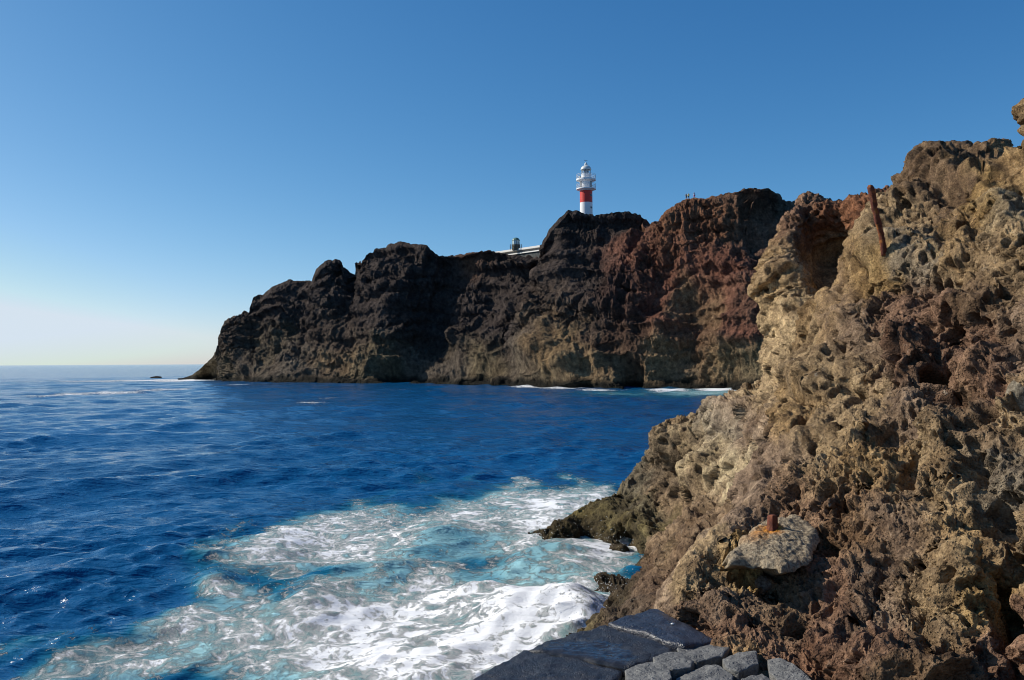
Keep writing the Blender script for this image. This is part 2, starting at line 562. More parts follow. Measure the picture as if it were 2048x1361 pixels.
# ------------------------------------------------------------------ the lava rock on the near shore
def lava_relief(P, nu, nv, s, amp=1.0, big=None, edge=None, keep=(1.3, 3.2)):
    """knobs, pits and lumps of aa lava; s scales every feature (metres at s = 1 suit rock seven metres away)"""
    n = grid_normals(P, nu, nv)
    if (n * (P - np.array([0, 0, EYE]))).sum(1).mean() > 0:
        n = -n
    e = 1.0 if edge is None else edge
    wp = np.stack([perlin(P, 0.45 * s, 3.1), perlin(P, 0.45 * s, 7.7), perlin(P, 0.45 * s, 11.9)], -1) * 0.10 * s
    a1, a2, aid = worley(P + wp * 1.5, 0.85 * s, 1.0)
    d = s * amp * (0.26 * perlin(P, 1.5 * s, 2.0) + 0.20 * perlin(P + wp, 0.62 * s, 6.0) + 0.20 * (0.5 - a1) + 0.05 * (aid - 0.5))
    d = d - d.mean()
    if big is not None:
        d = d + big
    P1 = P + n * (d * e)[:, None] if np.ndim(e) else P + n * d[:, None]
    n1 = grid_normals(P1, nu, nv)
    if (n1 * n).sum() < 0:
        n1 = -n1
    zone = smooth(-0.30, 0.25, perlin(P, 0.95 * s, 15.0))          # rough clinker against smoother crust
    zone2 = smooth(-0.2, 0.3, perlin(P, 0.7 * s, 19.0))
    b1, b2, bid = worley(P + wp, 0.30 * s, 4.0)
    c1, c2, cid = worley(P + wp * 0.6, 0.125 * s, 8.0)
    e1, _, eid = worley(P + wp * 0.4, 0.055 * s, 12.0)
    f1_, _, _ = worley(P + wp * 0.3, 0.028 * s, 16.0)
    # features finer than the local mesh are left to the material's relief
    G = P1.reshape(nv, nu, 3)
    sp = np.maximum(np.linalg.norm(np.gradient(G, axis=0), axis=2), np.linalg.norm(np.gradient(G, axis=1), axis=2)).ravel()
    ok = lambda size: smooth(keep[0], keep[1], size * s / sp)
    knob = (0.17 * ok(0.3) * (1.7 * zone - 0.8) * (b1 - 0.5) + 0.095 * ok(0.125) * (0.35 + 0.65 * zone2) * (c1 - 0.45) * np.where(zone > 0.4, 1, -0.9)
            + 0.05 * ok(0.055) * (0.4 + 0.6 * zone) * (e1 - 0.45) + 0.02 * ok(0.028) * (f1_ - 0.45))
    g1, _, gid = worley(P - wp * 0.8, 0.27 * s, 23.0)
    h1, _, hid = worley(P - wp * 0.5, 0.115 * s, 27.0)
    k1, _, kid = worley(P - wp * 0.3, 0.05 * s, 33.0)
    pit = (-0.27 * ok(0.27) * smooth(0.47, 0.30, g1) * (gid > 0.55) * (0.25 + 0.75 * zone2) - 0.12 * ok(0.115) * smooth(0.46, 0.30, h1) * (hid > 0.45) * (0.2 + 0.8 * zone)
           - 0.055 * ok(0.05) * smooth(0.48, 0.30, k1) * (kid > 0.45) * (0.3 + 0.7 * zone2))
    fine = 0.06 * ok(0.05) * fbm(P, 0.12 * s, 4, 0.75, 9.0) + 0.13 * ok(0.12) * (0.5 + 0.5 * zone2) * fbm(P + wp, 0.55 * s, 5, 0.62, 19.0, ridged=True)
    rel = knob + pit + fine
    rel = rel - np.percentile(rel, 55)
    if np.ndim(e):
        rel = rel * e
    P2 = P1 + n1 * (s * amp * rel)[:, None]
    # undercut the knobs a little: sideways push gives overhangs
    P2 = P2 + np.stack([perlin(P1, 0.16 * s, 61.0), perlin(P1, 0.16 * s, 67.0), perlin(P1, 0.16 * s, 71.0)], -1) * (0.035 * s * amp * ok(0.16))[:, None]
    return P2


TAN, OCHRE, RBROWN, MAUVE, GREY, DARK, GOLD, PALE, OLIVE, BROWN = (
    (0.33, 0.262, 0.170), (0.325, 0.24, 0.135), (0.215, 0.142, 0.105), (0.25, 0.195, 0.152), (0.235, 0.215, 0.178),
    (0.09, 0.070, 0.055), (0.35, 0.255, 0.12), (0.41, 0.36, 0.255), (0.13, 0.115, 0.055), (0.19, 0.14, 0.096))


def build_back_rock():
    sil = [(1250, 962, -1, -0.8, 29.5), (1304, 912, -1, -0.6, 29), (1322, 878, -1, -0.8, 29), (1370, 854, -0.5, -1, 28.5), (1420, 830, -0.5, -1, 28),
           (1478, 800, -0.6, -1, 26.5), (1516, 766, -1, -0.2, 25), (1534, 700, -1, 0, 24.5), (1546, 640, -1, 0, 24.5), (1552, 560, -1, -0.1, 24.5),
           (1564, 480, -1, -0.2, 25), (1586, 432, -1, -0.7, 25.5), (1604, 397, -0.4, -1, 26), (1650, 398, 0, -1, 25.5), (1695, 402, 0, -1, 25),
           (1730, 392, 0, -1, 24.5), (1775, 395, 0, -1, 24), (1850, 400, 0, -1, 23)]
    ctrl = rollover(sil, 1.6)
    # the toe and the waterline, then below the water
    for px, py, nx, ny in [(1225, 985, -1, -1), (1165, 1012, -1, -1)]:
        ctrl += rollover([(px, py, nx, ny, 28.8)], 0.8)
    for px, py, nx, ny in [(1090, 1080, -1, 0.1), (1130, 1086, -0.2, 1), (1190, 1080, 0, 1), (1258, 1080, 0, 1), (1246, 1105, -1, 0.2), (1228, 1150, -1, 0.3),
                           (1195, 1215, -1, 0.4), (1172, 1262, -1, 0.4), (1150, 1320, -1, 0.2), (1140, 1400, -1, 0)]:
        dw = EYE * FPX / (py - (731 - px * 0.0056))
        ctrl.append((px, py, px, py, dw))
        l = math.hypot(nx, ny)
        ctrl.append((px + nx / l * 40, py + ny / l * 40, px + nx / l * 30, py + ny / l * 30, dw + 0.3))
    for px, py, d in [(1200, 1040, 27.6), (1250, 1040, 26.2), (1275, 1058, 25.0), (1285, 1078, 23.6), (1240, 1010, 28.2), (1300, 1000, 27), (1340, 930, 27), (1400, 880, 26), (1330, 1040, 24.5), (1400, 960, 23), (1300, 1100, 22), (1280, 1160, 19.5),
                      (1450, 980, 19), (1380, 1060, 18), (1330, 1190, 15), (1480, 900, 20.5), (1520, 820, 21.5), (1560, 760, 21), (1590, 660, 22), (1600, 560, 23),
                      (1650, 480, 24.6), (1660, 600, 22), (1700, 470, 23), (1740, 600, 18), (1640, 760, 17), (1600, 880, 15), (1500, 1050, 13), (1450, 1200, 10),
                      (1700, 900, 12), (1800, 600, 15), (1820, 480, 20), (1600, 1100, 10), (1400, 1350, 10), (1250, 1330, 13)]:
        ctrl.append((px, py, px, py, d))
    P, q, nu, nv = patch(ctrl, 1030, 1800, 290, 1370, 1.4, 1e-4)
    big = np.zeros(len(q))
    for a, u, v, ru, rv, rot in [(-1.3, 1655, 500, 36, 60, 0.1), (0.5, 1570, 560, 30, 80, 0), (-0.7, 1600, 720, 30, 40, 0), (0.5, 1350, 880, 50, 30, -0.5), (-0.6, 1330, 935, 50, 16, -0.6),
                                 (0.5, 1450, 830, 50, 25, -0.4), (0.5, 1420, 950, 60, 25, -0.7), (-0.5, 1380, 1000, 60, 16, -0.7)]:
        big += a * gauss(q, u, v, ru, rv, rot)
    P2 = lava_relief(P, nu, nv, 1.45, 1.05, big, 1 - 0.3 * gauss(q, 1280, 1150, 110, 110) - 0.62 * gauss(q, 1190, 1045, 120, 60), (0.65, 1.7))
    jit = np.stack([perlin(P, 2.2, 31.0), perlin(P, 2.2, 37.0)], -1) * 50 + np.stack([perlin(P, 0.7, 41.0), perlin(P, 0.7, 43.0)], -1) * 25
    c = zones(q, [(1600, 420, 50, RBROWN), (1690, 420, 50, (0.2, 0.10, 0.06)), (1560, 500, 50, OCHRE), (1620, 520, 50, BROWN), (1680, 520, 60, OCHRE), (1560, 600, 60, OCHRE), (1550, 700, 60, TAN),
                  (1620, 640, 60, TAN), (1520, 790, 50, TAN), (1450, 800, 50, MAUVE), (1420, 850, 60, GREY), (1350, 870, 60, TAN), (1500, 860, 50, MAUVE), (1330, 930, 40, DARK), (1260, 970, 50, (0.12, 0.11, 0.085)),
                  (1400, 930, 60, (0.32, 0.27, 0.18)), (1480, 950, 60, PALE), (1380, 1010, 60, BROWN), (1230, 1030, 60, OLIVE), (1130, 1050, 60, (0.10, 0.085, 0.035)), (1280, 1060, 50, OLIVE),
                  (1330, 1100, 60, BROWN), (1250, 1130, 60, (0.115, 0.08, 0.055)), (1220, 1200, 70, DARK), (1330, 1170, 60, (0.12, 0.08, 0.055)), (1450, 1050, 60, BROWN), (1170, 1250, 40, OLIVE)], jit)
    wet = 0.85 * smooth(1.3, 0.3, P2[:, 2] + 0.7 * perlin(P, 0.8, 51.0))[:, None]
    c = c * (1 - wet) + np.array((0.05, 0.042, 0.026)) * wet
    f = quads(nu, nv)
    uv = q[f[:, 0]]
    keep = ~((uv[:, 0] > 1560) & (uv[:, 1] > 960)) & ~((uv[:, 0] > 1420) & (uv[:, 1] > 1250)) & (P2[f[:, 0], 2] > -2.5)
    dep = -((P - np.array([0, 0, EYE])) @ CR)[:, 2]
    keep &= dep[f[:, 0]] < 33.0
    c = np.clip(c * 1.25 * np.array((1.0, 0.95, 0.89)), 0, 0.65)
    me = mesh_from('shore_rock', P2, f[keep], rock_material('shore_lava', 1.6, (0.45, 0.40, 0.30), 0.45, (0.5, 0.46, 0.44), 0.075), True, c)
    link('shore_rock', me, kind='structure', label='brown lava spur and crag sloping down into the surf')


def build_near_rock():
    sil = [(1312, 1222, -1, -0.3, 5.75), (1348, 1150, -1, -0.5, 5.9), (1398, 1088, -1, -0.7, 6.2), (1453, 1032, -1, -0.8, 6.6), (1503, 965, -1, -0.5, 7.3),
           (1534, 890, -1, -0.3, 8.2), (1566, 810, -1, -0.3, 9.2), (1600, 720, -1, -0.3, 9.9), (1632, 640, -1, -0.5, 10.4), (1676, 560, -1, -0.5, 10.9), (1706, 500, -1, -0.5, 11.2),
           (1728, 440, -1, -0.6, 11.5), (1764, 404, -0.7, -1, 11.8), (1804, 356, -1, -0.5, 12.0), (1842, 318, -0.6, -1, 12.0), (1880, 308, 0, -1, 11.9), (1950, 305, 0, -1, 11.6),
           (2004, 312, 0, -1, 11.0), (2048, 300, -0.2, -1, 10.0), (2140, 250, -0.2, -1, 9.2), (2250, 230, -0.2, -1, 8.8)]
    ctrl = rollover(sil, 0.7)
    for px, py, d in [(1420, 1283, 5.06), (1520, 1318, 4.78), (1600, 1348, 4.58), (1680, 1420, 4.3), (1800, 1480, 3.95), (1345, 1285, 5.5), (1420, 1370, 5.0), (1540, 1420, 4.6),
                      (1430, 1180, 5.5), (1500, 1240, 5.0), (1480, 1090, 6.1), (1560, 1160, 5.5), (1600, 1000, 6.3), (1640, 1090, 5.8), (1560, 1020, 6.45), (1700, 1200, 4.95),
                      (1760, 1000, 5.85), (1850, 1150, 4.75), (1900, 1000, 5.3), (1960, 1250, 4.3), (2048, 1361, 3.9), (1850, 1361, 4.05), (2048, 1100, 4.5), (2010, 1180, 4.5),
                      (1620, 900, 7.0), (1800, 850, 6.4), (2048, 820, 5.4), (1950, 880, 5.6), (1700, 760, 7.8), (1860, 720, 7.0), (2048, 640, 6.3), (1700, 640, 8.8), (1800, 620, 8.1),
                      (1770, 520, 9.0), (1770, 490, 10.0), (1900, 520, 8.1), (2048, 480, 7.2), (1820, 440, 10.4), (1900, 400, 10.0), (1990, 370, 9.3), (2048, 380, 8.5),
                      (2250, 1361, 3.4), (2250, 1000, 4.1), (2250, 600, 5.6), (2250, 350, 7.2)]:
        ctrl.append((px, py, px, py, d))
    # the face goes on past the right edge of the photograph, beside and behind the viewer
    for u, rows in ((2500, ((180, 110, 7.6), (600, 540, 4.9), (1000, 1010, 3.65), (1450, 1560, 3.0))), (2900, ((180, -60, 5.9), (600, 420, 4.0), (1000, 1060, 2.95), (1450, 1800, 2.45))),
                    (3300, ((180, -260, 5.0), (600, 320, 3.5), (1000, 1100, 2.6), (1450, 2080, 2.15))), (3700, ((180, -450, 4.4), (600, 240, 3.1), (1000, 1130, 2.3), (1450, 2350, 1.9)))):
        for v, py, d in rows:
            ctrl.append((u, v, u, py, d))
    P, q, nu, nv = patch(ctrl, 1215, 2230, 180, 1450, 1.5, 1e-4, 2230 + np.cumsum(np.linspace(2, 16, 150)))
    line = [(1250, 1290), (1308, 1222), (1330, 1165), (1370, 1105), (1425, 1045), (1470, 1000), (1500, 965)]
    dd = np.full(len(q), 1e9)
    for (ax, ay), (bx, by) in zip(line[:-1], line[1:]):
        t = np.clip(((q[:, 0] - ax) * (bx - ax) + (q[:, 1] - ay) * (by - ay)) / ((bx - ax) ** 2 + (by - ay) ** 2), 0, 1)
        dd = np.minimum(dd, np.hypot(q[:, 0] - ax - t * (bx - ax), q[:, 1] - ay - t * (by - ay)))
    big = np.zeros(len(q))
    for a, u, v, ru, rv, rot in [(0.25, 1690, 640, 50, 40, 0), (-0.25, 1745, 700, 40, 30, 0), (0.32, 1835, 715, 42, 45, 0), (-0.42, 1893, 780, 34, 50, -0.4), (0.2, 1600, 750, 40, 30, 0),
                                 (-0.28, 1600, 805, 34, 14, 0), (-0.28, 1705, 775, 38, 15, 0.1), (0.28, 1810, 520, 110, 18, -0.1), (-0.2, 1850, 590, 90, 22, 0.1), (-0.4, 1975, 1000, 36, 50, 0),
                                 (-0.5, 2020, 1230, 30, 80, 0), (0.25, 1930, 1180, 50, 50, 0), (-0.25, 1610, 1200, 70, 22, 0), (0.2, 1760, 930, 60, 40, 0.3), (-0.25, 1820, 960, 20, 40, 0.3),
                                 (0.2, 1960, 620, 70, 30, -0.2), (-0.25, 1990, 680, 70, 18, -0.2), (0.25, 1870, 340, 50, 30, 0), (-0.3, 1900, 385, 60, 18, 0.2), (0.3, 2000, 420, 50, 40, 0),
                                 (-0.3, 1760, 1130, 22, 40, 0.3), (0.2, 1900, 880, 50, 40, 0), (-0.3, 1945, 930, 18, 30, 0), (-0.25, 1850, 1250, 16, 34, 0), (-0.2, 1700, 1280, 40, 16, 0.2)]:
        big += a * gauss(q, u, v, ru, rv, rot)
    P2 = lava_relief(P, nu, nv, 0.74, 1.08, big, 0.3 + 0.7 * smooth(5, 75, dd), (1.0, 2.4))
    jit = np.stack([perlin(P, 0.9, 31.0), perlin(P, 0.9, 37.0)], -1) * 55 + np.stack([perlin(P, 0.28, 41.0), perlin(P, 0.28, 43.0)], -1) * 35
    c = zones(q, [(1830, 340, 60, BROWN), (1940, 320, 60, BROWN), (2030, 330, 50, OCHRE), (1990, 410, 60, GOLD), (1880, 400, 60, BROWN), (2040, 440, 50, (0.3, 0.27, 0.2)), (1780, 430, 50, TAN),
                  (1720, 500, 50, OCHRE), (1850, 490, 60, TAN), (1940, 500, 60, OCHRE), (1790, 530, 35, GREY), (1760, 565, 40, GOLD), (1860, 540, 40, GREY), (2000, 540, 60, TAN), (1650, 620, 60, OCHRE),
                  (1720, 640, 60, MAUVE), (1830, 630, 60, RBROWN), (1960, 600, 60, BROWN), (2040, 650, 60, MAUVE), (1620, 720, 60, TAN), (1720, 740, 60, TAN), (1850, 720, 60, RBROWN), (1980, 740, 70, RBROWN),
                  (1600, 820, 60, OCHRE), (1700, 840, 60, TAN), (1810, 830, 60, MAUVE), (1930, 850, 70, BROWN), (2040, 830, 60, TAN), (1560, 920, 50, MAUVE), (1650, 940, 60, TAN), (1760, 950, 60, OCHRE), (1880, 960, 60, TAN),
                  (1970, 950, 50, GREY), (1530, 1020, 60, MAUVE), (1620, 1000, 60, (0.25, 0.17, 0.12)), (1700, 1060, 60, (0.26, 0.18, 0.115)), (1800, 1080, 60, MAUVE), (1900, 1080, 60, OCHRE), (2020, 1080, 60, TAN),
                  (1400, 1130, 45, TAN), (1350, 1190, 40, MAUVE), (1470, 1130, 26, GOLD), (1450, 1190, 40, MAUVE), (1540, 1180, 50, BROWN), (1640, 1180, 60, RBROWN), (1760, 1180, 60, MAUVE), (1860, 1220, 60, TAN), (1960, 1220, 50, GOLD),
                  (1420, 1240, 50, RBROWN), (1520, 1270, 60, RBROWN), (1640, 1290, 60, (0.19, 0.115, 0.08)), (1760, 1290, 60, RBROWN), (1880, 1310, 60, BROWN), (2000, 1320, 60, RBROWN), (1460, 1300, 30, OCHRE)], jit)
    # the pale mineral seam along the near edge
    seam = (smooth(11, 4, dd + 6 * perlin(P, 0.2, 77.0)) * 0.7)[:, None]
    c = c * (1 - seam) + np.array((0.42, 0.34, 0.26)) * seam
    f = quads(nu, nv)
    c = np.clip(c * 1.06 * np.array((1.0, 0.93, 0.86)), 0, 0.65)
    me = mesh_from('near_rock', P2, f, rock_material('near_lava', 0.55, (0.55, 0.48, 0.38), 0.5, (0.5, 0.46, 0.44), 0.04), True, c)
    link('near_rock', me, kind='structure', label='pitted brown and ochre lava rock face beside the path')
    return P2.reshape(nv, nu, 3), (1215, 180, 1.5)


build_back_rock()
NEAR, NEARQ = build_near_rock()
_flat = NEAR.reshape(-1, 3)
_rel = (_flat - np.array([0, 0, EYE])) @ CR
_npx = 1024 - _rel[:, 0] / _rel[:, 2] * FPX
_npy = 680.5 + _rel[:, 1] / _rel[:, 2] * FPX
_nd = -_rel[:, 2]


def near_depth(px, py, r=6):
    m = (np.abs(_npx - px) < r) & (np.abs(_npy - py) < r)
    return float(_nd[m].min()) if m.any() else 9.0


def rock_blob(name, centre, radii, rotz, seed, mat, detail=5, rough=0.25, flat=0.0, tint=(0.2, 0.18, 0.15), parent=None, tilt=(0, 0), **kw):
    bm = bmesh.new()
    bmesh.ops.create_icosphere(bm, subdivisions=detail, radius=1.0)
    P = np.array([v.co for v in bm.verts])
    f = np.array([[v.index for v in fc.verts] for fc in bm.faces])
    bm.free()
    off = seed * 3.7
    d = 1 + rough * perlin(P, 1.1, off) + rough * 0.5 * perlin(P, 0.5, off + 9) + rough * 0.3 * fbm(P, 0.22, 3, 0.6, off + 20)
    w1, _, _ = worley(P, 0.5, off + 4)
    d += rough * 0.3 * (0.5 - w1)
    P = P * d[:, None]
    if flat:
        P[:, 2] = np.where(P[:, 2] > flat, flat + (P[:, 2] - flat) * 0.18, P[:, 2])
    P *= np.array(radii)
    n2 = perlin(P / max(radii), 0.15, off + 2)
    me = mesh_from(name, P, f, mat, True, np.clip(np.array(tint) * (1 + 0.3 * n2[:, None]), 0, 1))
    o = link(name, me, parent, **kw)
    o.location = centre
    o.rotation_euler = (tilt[0], tilt[1], rotz)
    return o


# the crag that leans in at the right edge, above the near rock
crag_mat = bpy.data.materials['near_lava']
for k, (px, py, d, r) in enumerate([(2140, 212, 9.2, (0.46, 0.5, 0.20)), (2190, 268, 9.3, (0.62, 0.6, 0.30)), (2165, 170, 9.4, (0.52, 0.5, 0.2))]):
    if k == 0:
        crag = link('overhanging_crag', None, kind='structure', label='knobbly crag leaning in at the right edge of the photo')
    rock_blob('crag_lump', V(px, py, d), r, 0.4 * k, 11 + k, crag_mat, 6, 0.34, 0, (0.22, 0.15, 0.08), crag)


# ------------------------------------------------------------------ sea
def build_sea():
    # rings round the foot of the camera's rock, finer where the photograph looks
    r1 = np.exp(np.arange(math.log(7.0), math.log(75.0), 0.0052))
    r2 = np.exp(np.arange(math.log(75.4), math.log(420.0), 0.0085))
    r3 = np.exp(np.linspace(math.log(424.0), math.log(60000.0), 110))
    r = np.concatenate([[0.5, 2, 4, 5.5], r1, r2, r3])
    a_in = np.radians(np.arange(-37, 37.001, 0.16))
    a_mid = np.radians(np.concatenate([np.arange(-80, -37, 1.0), []]))
    a_mid2 = np.radians(np.arange(38, 81, 1.0))
    a_out = np.radians(np.arange(86, 279, 6.0))
    a = np.concatenate([a_mid, a_in, a_mid2, a_out])
    na, nr = len(a), len(r)
    R, A = np.meshgrid(r, a, indexing='ij')
    X, Y = (R * np.sin(A)).ravel(), (R * np.cos(A)).ravel()
    rr = R.ravel()
    P = np.stack([X, Y, np.zeros_like(X)], -1)
    sp = rr * 0.0062 + 0.02                                    # local spacing
    # surf: density of white water, of milky aqua, and of boil
    hor = lambda px: 731 - px * 0.0056
    surf = [(1150, 1225, 1.0, 90), (1050, 1290, 1.0, 90), (900, 1330, 0.92, 110), (760, 1330, 0.85, 110), (640, 1300, 0.82, 90), (520, 1250, 0.80, 70), (420, 1215, 0.74, 50), (700, 1215, 0.85, 80),
            (850, 1200, 0.78, 80), (1000, 1210, 0.95, 80), (1120, 1170, 0.92, 60), (1200, 1120, 0.90, 50), (1230, 1095, 1.0, 30), (1060, 1100, 0.75, 50), (940, 1060, 0.82, 60), (800, 1090, 0.68, 60), (700, 1110, 0.66, 60),
            (600, 1090, 0.66, 60), (520, 1110, 0.64, 50), (640, 1050, 0.60, 45), (760, 1030, 0.62, 45), (900, 1020, 0.66, 40), (1020, 1000, 0.76, 40), (1110, 1010, 0.9, 40), (1100, 1040, 0.94, 40), (1180, 1000, 0.85, 30),
            (1220, 975, 0.72, 25), (1040, 960, 0.60, 22), (940, 953, 0.50, 20), (1140, 958, 0.58, 20), (850, 955, 0.48, 16), (780, 975, 0.42, 18), (720, 1000, 0.45, 22), (380, 1290, 0.56, 50), (300, 1320, 0.5, 60), (120, 1320, 0.58, 50),
            (220, 1340, 0.55, 50), (60, 1275, 0.48, 36), (180, 1270, 0.46, 36), (470, 1060, 0.46, 30), (380, 1150, 0.5, 36), (430, 1110, 0.5, 30), (260, 1195, 0.45, 36), (60, 1190, 0.40, 30), (400, 1350, 0.6, 50), (60, 1340, 0.65, 60), (150, 1345, 0.6, 50), (250, 1330, 0.5, 40), (330, 1260, 0.5, 40), (20, 1290, 0.55, 40)]
    X0, Y0 = X, Y
    X = X0 + 0.9 * perlin(P, 3.5, 71.0) + 0.5 * perlin(P, 1.4, 73.0)
    Y = Y0 + 1.6 * perlin(P, 3.5, 75.0) + 0.9 * perlin(P, 1.4, 77.0)
    dens = np.zeros(len(P))
    for px, py, w, rad in surf:
        w *= 0.6 if px < 410 else 1.0
        c = at_z(px, py, 0.0)
        sy = rad * EYE * FPX / (py - hor(px)) ** 2 * 1.0
        sx = rad * 1.7 * c[1] / FPX
        g = np.exp(-((X - c[0]) / (sx * 0.95)) ** 2 - ((Y - c[1]) / (sy * 0.95)) ** 2)
        dens = 1 - (1 - dens) * (1 - 0.8 * w * g)
    holes = [(880, 1085, 0.55, 70, 18), (1090, 1135, 0.45, 90, 18), (790, 1170, 0.55, 60, 18), (680, 1165, 0.5, 50, 14), (860, 985, 0.5, 110, 16), (600, 1160, 0.3, 40, 10)]
    hole = np.zeros(len(P))
    for px, py, w, ru, rv in holes:
        c = at_z(px, py, 0.0)
        sy = rv * EYE * FPX / (py - hor(px)) ** 2 * 1.25
        sx = ru * c[1] / FPX * 1.15
        hole = np.maximum(hole, w * np.exp(-((X - c[0]) / sx) ** 2 - ((Y - c[1]) / sy) ** 2))
    aqua = smooth(0.24, 0.74, dens) * (1 - 0.6 * hole)
    dens = np.clip(dens * 1.02, 0, 1) * (1 - hole)
    dens = np.clip(dens * (1 + 0.35 * fbm(P, 2.4, 3, 0.6, 81.0)), 0, 1)
    X, Y = X0, Y0
    # wash along the far shore and the far streaks of foam
    far = [(400, 760, 60, 4.5, 1.0), (310, 761, 110, 3.0, 0.85), (190, 763, 130, 2.6, 0.7), (120, 791, 60, 5, 0.8), (220, 786, 90, 4, 0.8), (330, 780, 60, 4, 0.78), (630, 806, 50, 3, 0.7), (660, 797, 40, 2, 0.65), (60, 764, 90, 2, 0.6), (480, 770, 40, 2, 0.6),
           (800, 781, 60, 3, 0.42), (1120, 776, 90, 2.6, 0.75), (1240, 781, 60, 2.4, 0.6), (1330, 781, 60, 3.4, 0.95), (1430, 779, 60, 4.4, 0.95), (1490, 776, 50, 5.5, 1.0), (1060, 774, 60, 2.4, 0.8), (1200, 781, 60, 2.4, 0.8), (900, 768, 120, 1.2, 0.4),
           (880, 815, 40, 3, 0.4), (100, 822, 60, 3, 0.3)]
    for px, py, ru, rv, w in far:
        c = at_z(px, py, 0.0)
        sy = rv * EYE * FPX / (py - hor(px)) ** 2
        sx = ru * c[1] / FPX
        dens = np.maximum(dens, w * np.exp(-((X - c[0]) / sx) ** 2 - ((Y - c[1]) / sy) ** 2))
    for px, py, ru, rv, w in [(1420, 786, 130, 8, 0.85), (1480, 782, 70, 9, 0.95), (1240, 788, 80, 5, 0.5)]:
        c = at_z(px, py, 0.0)
        aqua = np.maximum(aqua, w * np.exp(-((X - c[0]) / (ru * c[1] / FPX)) ** 2 - ((Y - c[1]) / (rv * EYE * FPX / (py - hor(px)) ** 2)) ** 2))
    # waves: many trains from the open sea, sharpened crests
    z = np.zeros(len(P))
    rng = np.random.RandomState(12)
    dx = np.zeros(len(P))
    dy = np.zeros(len(P))
    main = math.radians(-62)                                    # heading of the swell, towards the shore
    for k in range(90):
        lam = 0.45 * (17.0 / 0.45) ** (rng.rand() ** 1.1)
        th = main + rng.normal() * 0.55
        kx, ky = math.cos(th) * 2 * math.pi / lam, math.sin(th) * 2 * math.pi / lam
        amp = 0.0150 * lam ** 0.42 * (0.6 + 0.8 * rng.rand())
        fade = smooth(2.2, 4.5, lam / sp)
        ph = kx * X + ky * Y + rng.rand() * 6.283
        ca, sa = np.cos(ph), np.sin(ph)
        z += amp * fade * ca
        q = 0.45
        dx -= q * amp * fade * math.cos(th) * sa
        dy -= q * amp * fade * math.sin(th) * sa
    patchy = 0.75 + 0.5 * perlin(P, 14, 3.0)
    z *= patchy
    boil = smooth(0.2, 0.8, np.maximum(dens, aqua * 0.9))
    near = smooth(90, 50, rr)
    w1, _, _ = worley(P + np.stack([perlin(P, 1.5, 5), perlin(P, 1.5, 6), 0 * X], -1) * 0.6, 1.3, 3.0)
    rid = fbm(P * np.array([0.8, 1.0, 1]), 2.6, 3, 0.55, 8.0, ridged=True)
    z = z * (1 - 0.45 * near * boil) + near * boil * (0.10 * fbm(P, 3.2, 2, 0.5, 5.0) + 0.06 * rid + 0.03 * (0.5 - w1) + 0.035 * fbm(P, 0.6, 3, 0.65, 9.0))

    for px, py, h, ru, rv in [(880, 1070, 0.34, 90, 26), (1090, 1112, 0.34, 110, 26), (560, 1090, 0.25, 60, 30), (330, 1120, 0.3, 200, 30), (1040, 1230, 0.5, 90, 40), (620, 1200, 0.3, 60, 30),
                              (1150, 1230, 0.5, 60, 40), (430, 1170, 0.3, 40, 20), (930, 1200, 0.3, 80, 26), (120, 1180, 0.25, 120, 22)]:
        c = at_z(px, py, 0.0)
        sy = rv * EYE * FPX / (py - hor(px)) ** 2
        sx = ru * c[1] / FPX
        z += h * np.exp(-((X - c[0]) / sx) ** 2 - ((Y - c[1]) / sy) ** 2)
    P = np.stack([X + dx, Y + dy, z], -1)
    # faces (the ring closes on itself)
    i = (np.arange(nr - 1)[:, None] * na + np.arange(na)[None])
    j = (np.arange(nr - 1)[:, None] * na + (np.arange(na)[None] + 1) % na)
    f = np.stack([i, j, j + na, i + na], -1).reshape(-1, 4)
    f = f[:, ::-1]
    t = NT('sea_water')
    co = t.coord('Object')
    d = t.attr('foam')
    aq = t.attr('aqua')
    # fine ripples, smaller than the mesh can carry
    st = t.n('Mapping')
    t.put(st.inputs[0], co)
    st.inputs[2].default_value = (0, 0, math.radians(28))
    st.inputs[3].default_value = (0.55, 1.3, 1.0)
    rip = t.math('ADD', t.noise(st.outputs[0], 1.3, 5, 0.55, 0.3), t.math('MULTIPLY', t.noise(st.outputs[0], 0.16, 3, 0.5), 2.0))
    crest = t.noise(st.outputs[0], 2.0, 2, 0.45, 0.4)
    crest = t.math('SUBTRACT', 1.0, t.math('MULTIPLY', t.math('ABSOLUTE', t.math('SUBTRACT', crest, 0.5)), 4.0))
    rip = t.math('ADD', t.math('MULTIPLY', rip, 1.6), t.math('MULTIPLY', crest, 0.27))
    # lacy foam: warped ridged noise at three sizes
    def warp(vec, src, scale, amount, det=3):
        x = t.n('VectorMath', operation='SUBTRACT')
        t.put(x.inputs[0], t.noise(src, scale, det, 0.55, 0, True))
        x.inputs[1].default_value = (0.5, 0.5, 0.5)
        y = t.n('VectorMath', operation='MULTIPLY_ADD')
        t.put(y.inputs[0], x.outputs[0])
        y.inputs[1].default_value = (amount, amount, 0)
        t.put(y.inputs[2], vec)
        return y.outputs[0]
    w0 = warp(co, co, 0.30, 1.6)
    wco = warp(w0, w0, 1.1, 0.5, 4)

    def ridge(vec, s, det, dist):
        n = t.noise(vec, s, det, 0.6, dist)
        return t.math('SUBTRACT', 1.0, t.math('MULTIPLY', t.math('ABSOLUTE', t.math('SUBTRACT', n, 0.5)), 5.0))
    l1 = ridge(wco, 0.7, 7, 0.2)
    l2 = ridge(wco, 2.0, 7, 0.2)
    l3 = t.noise(wco, 4.5, 8, 0.8, 0.2)
    lace = t.math('ADD', t.math('ADD', t.math('MULTIPLY', l1, 0.24), t.math('MULTIPLY', l2, 0.24)), t.math('MULTIPLY', l3, 0.72))
    thr = t.remap(d, 0.0, 1.0, 1.06, 0.44)
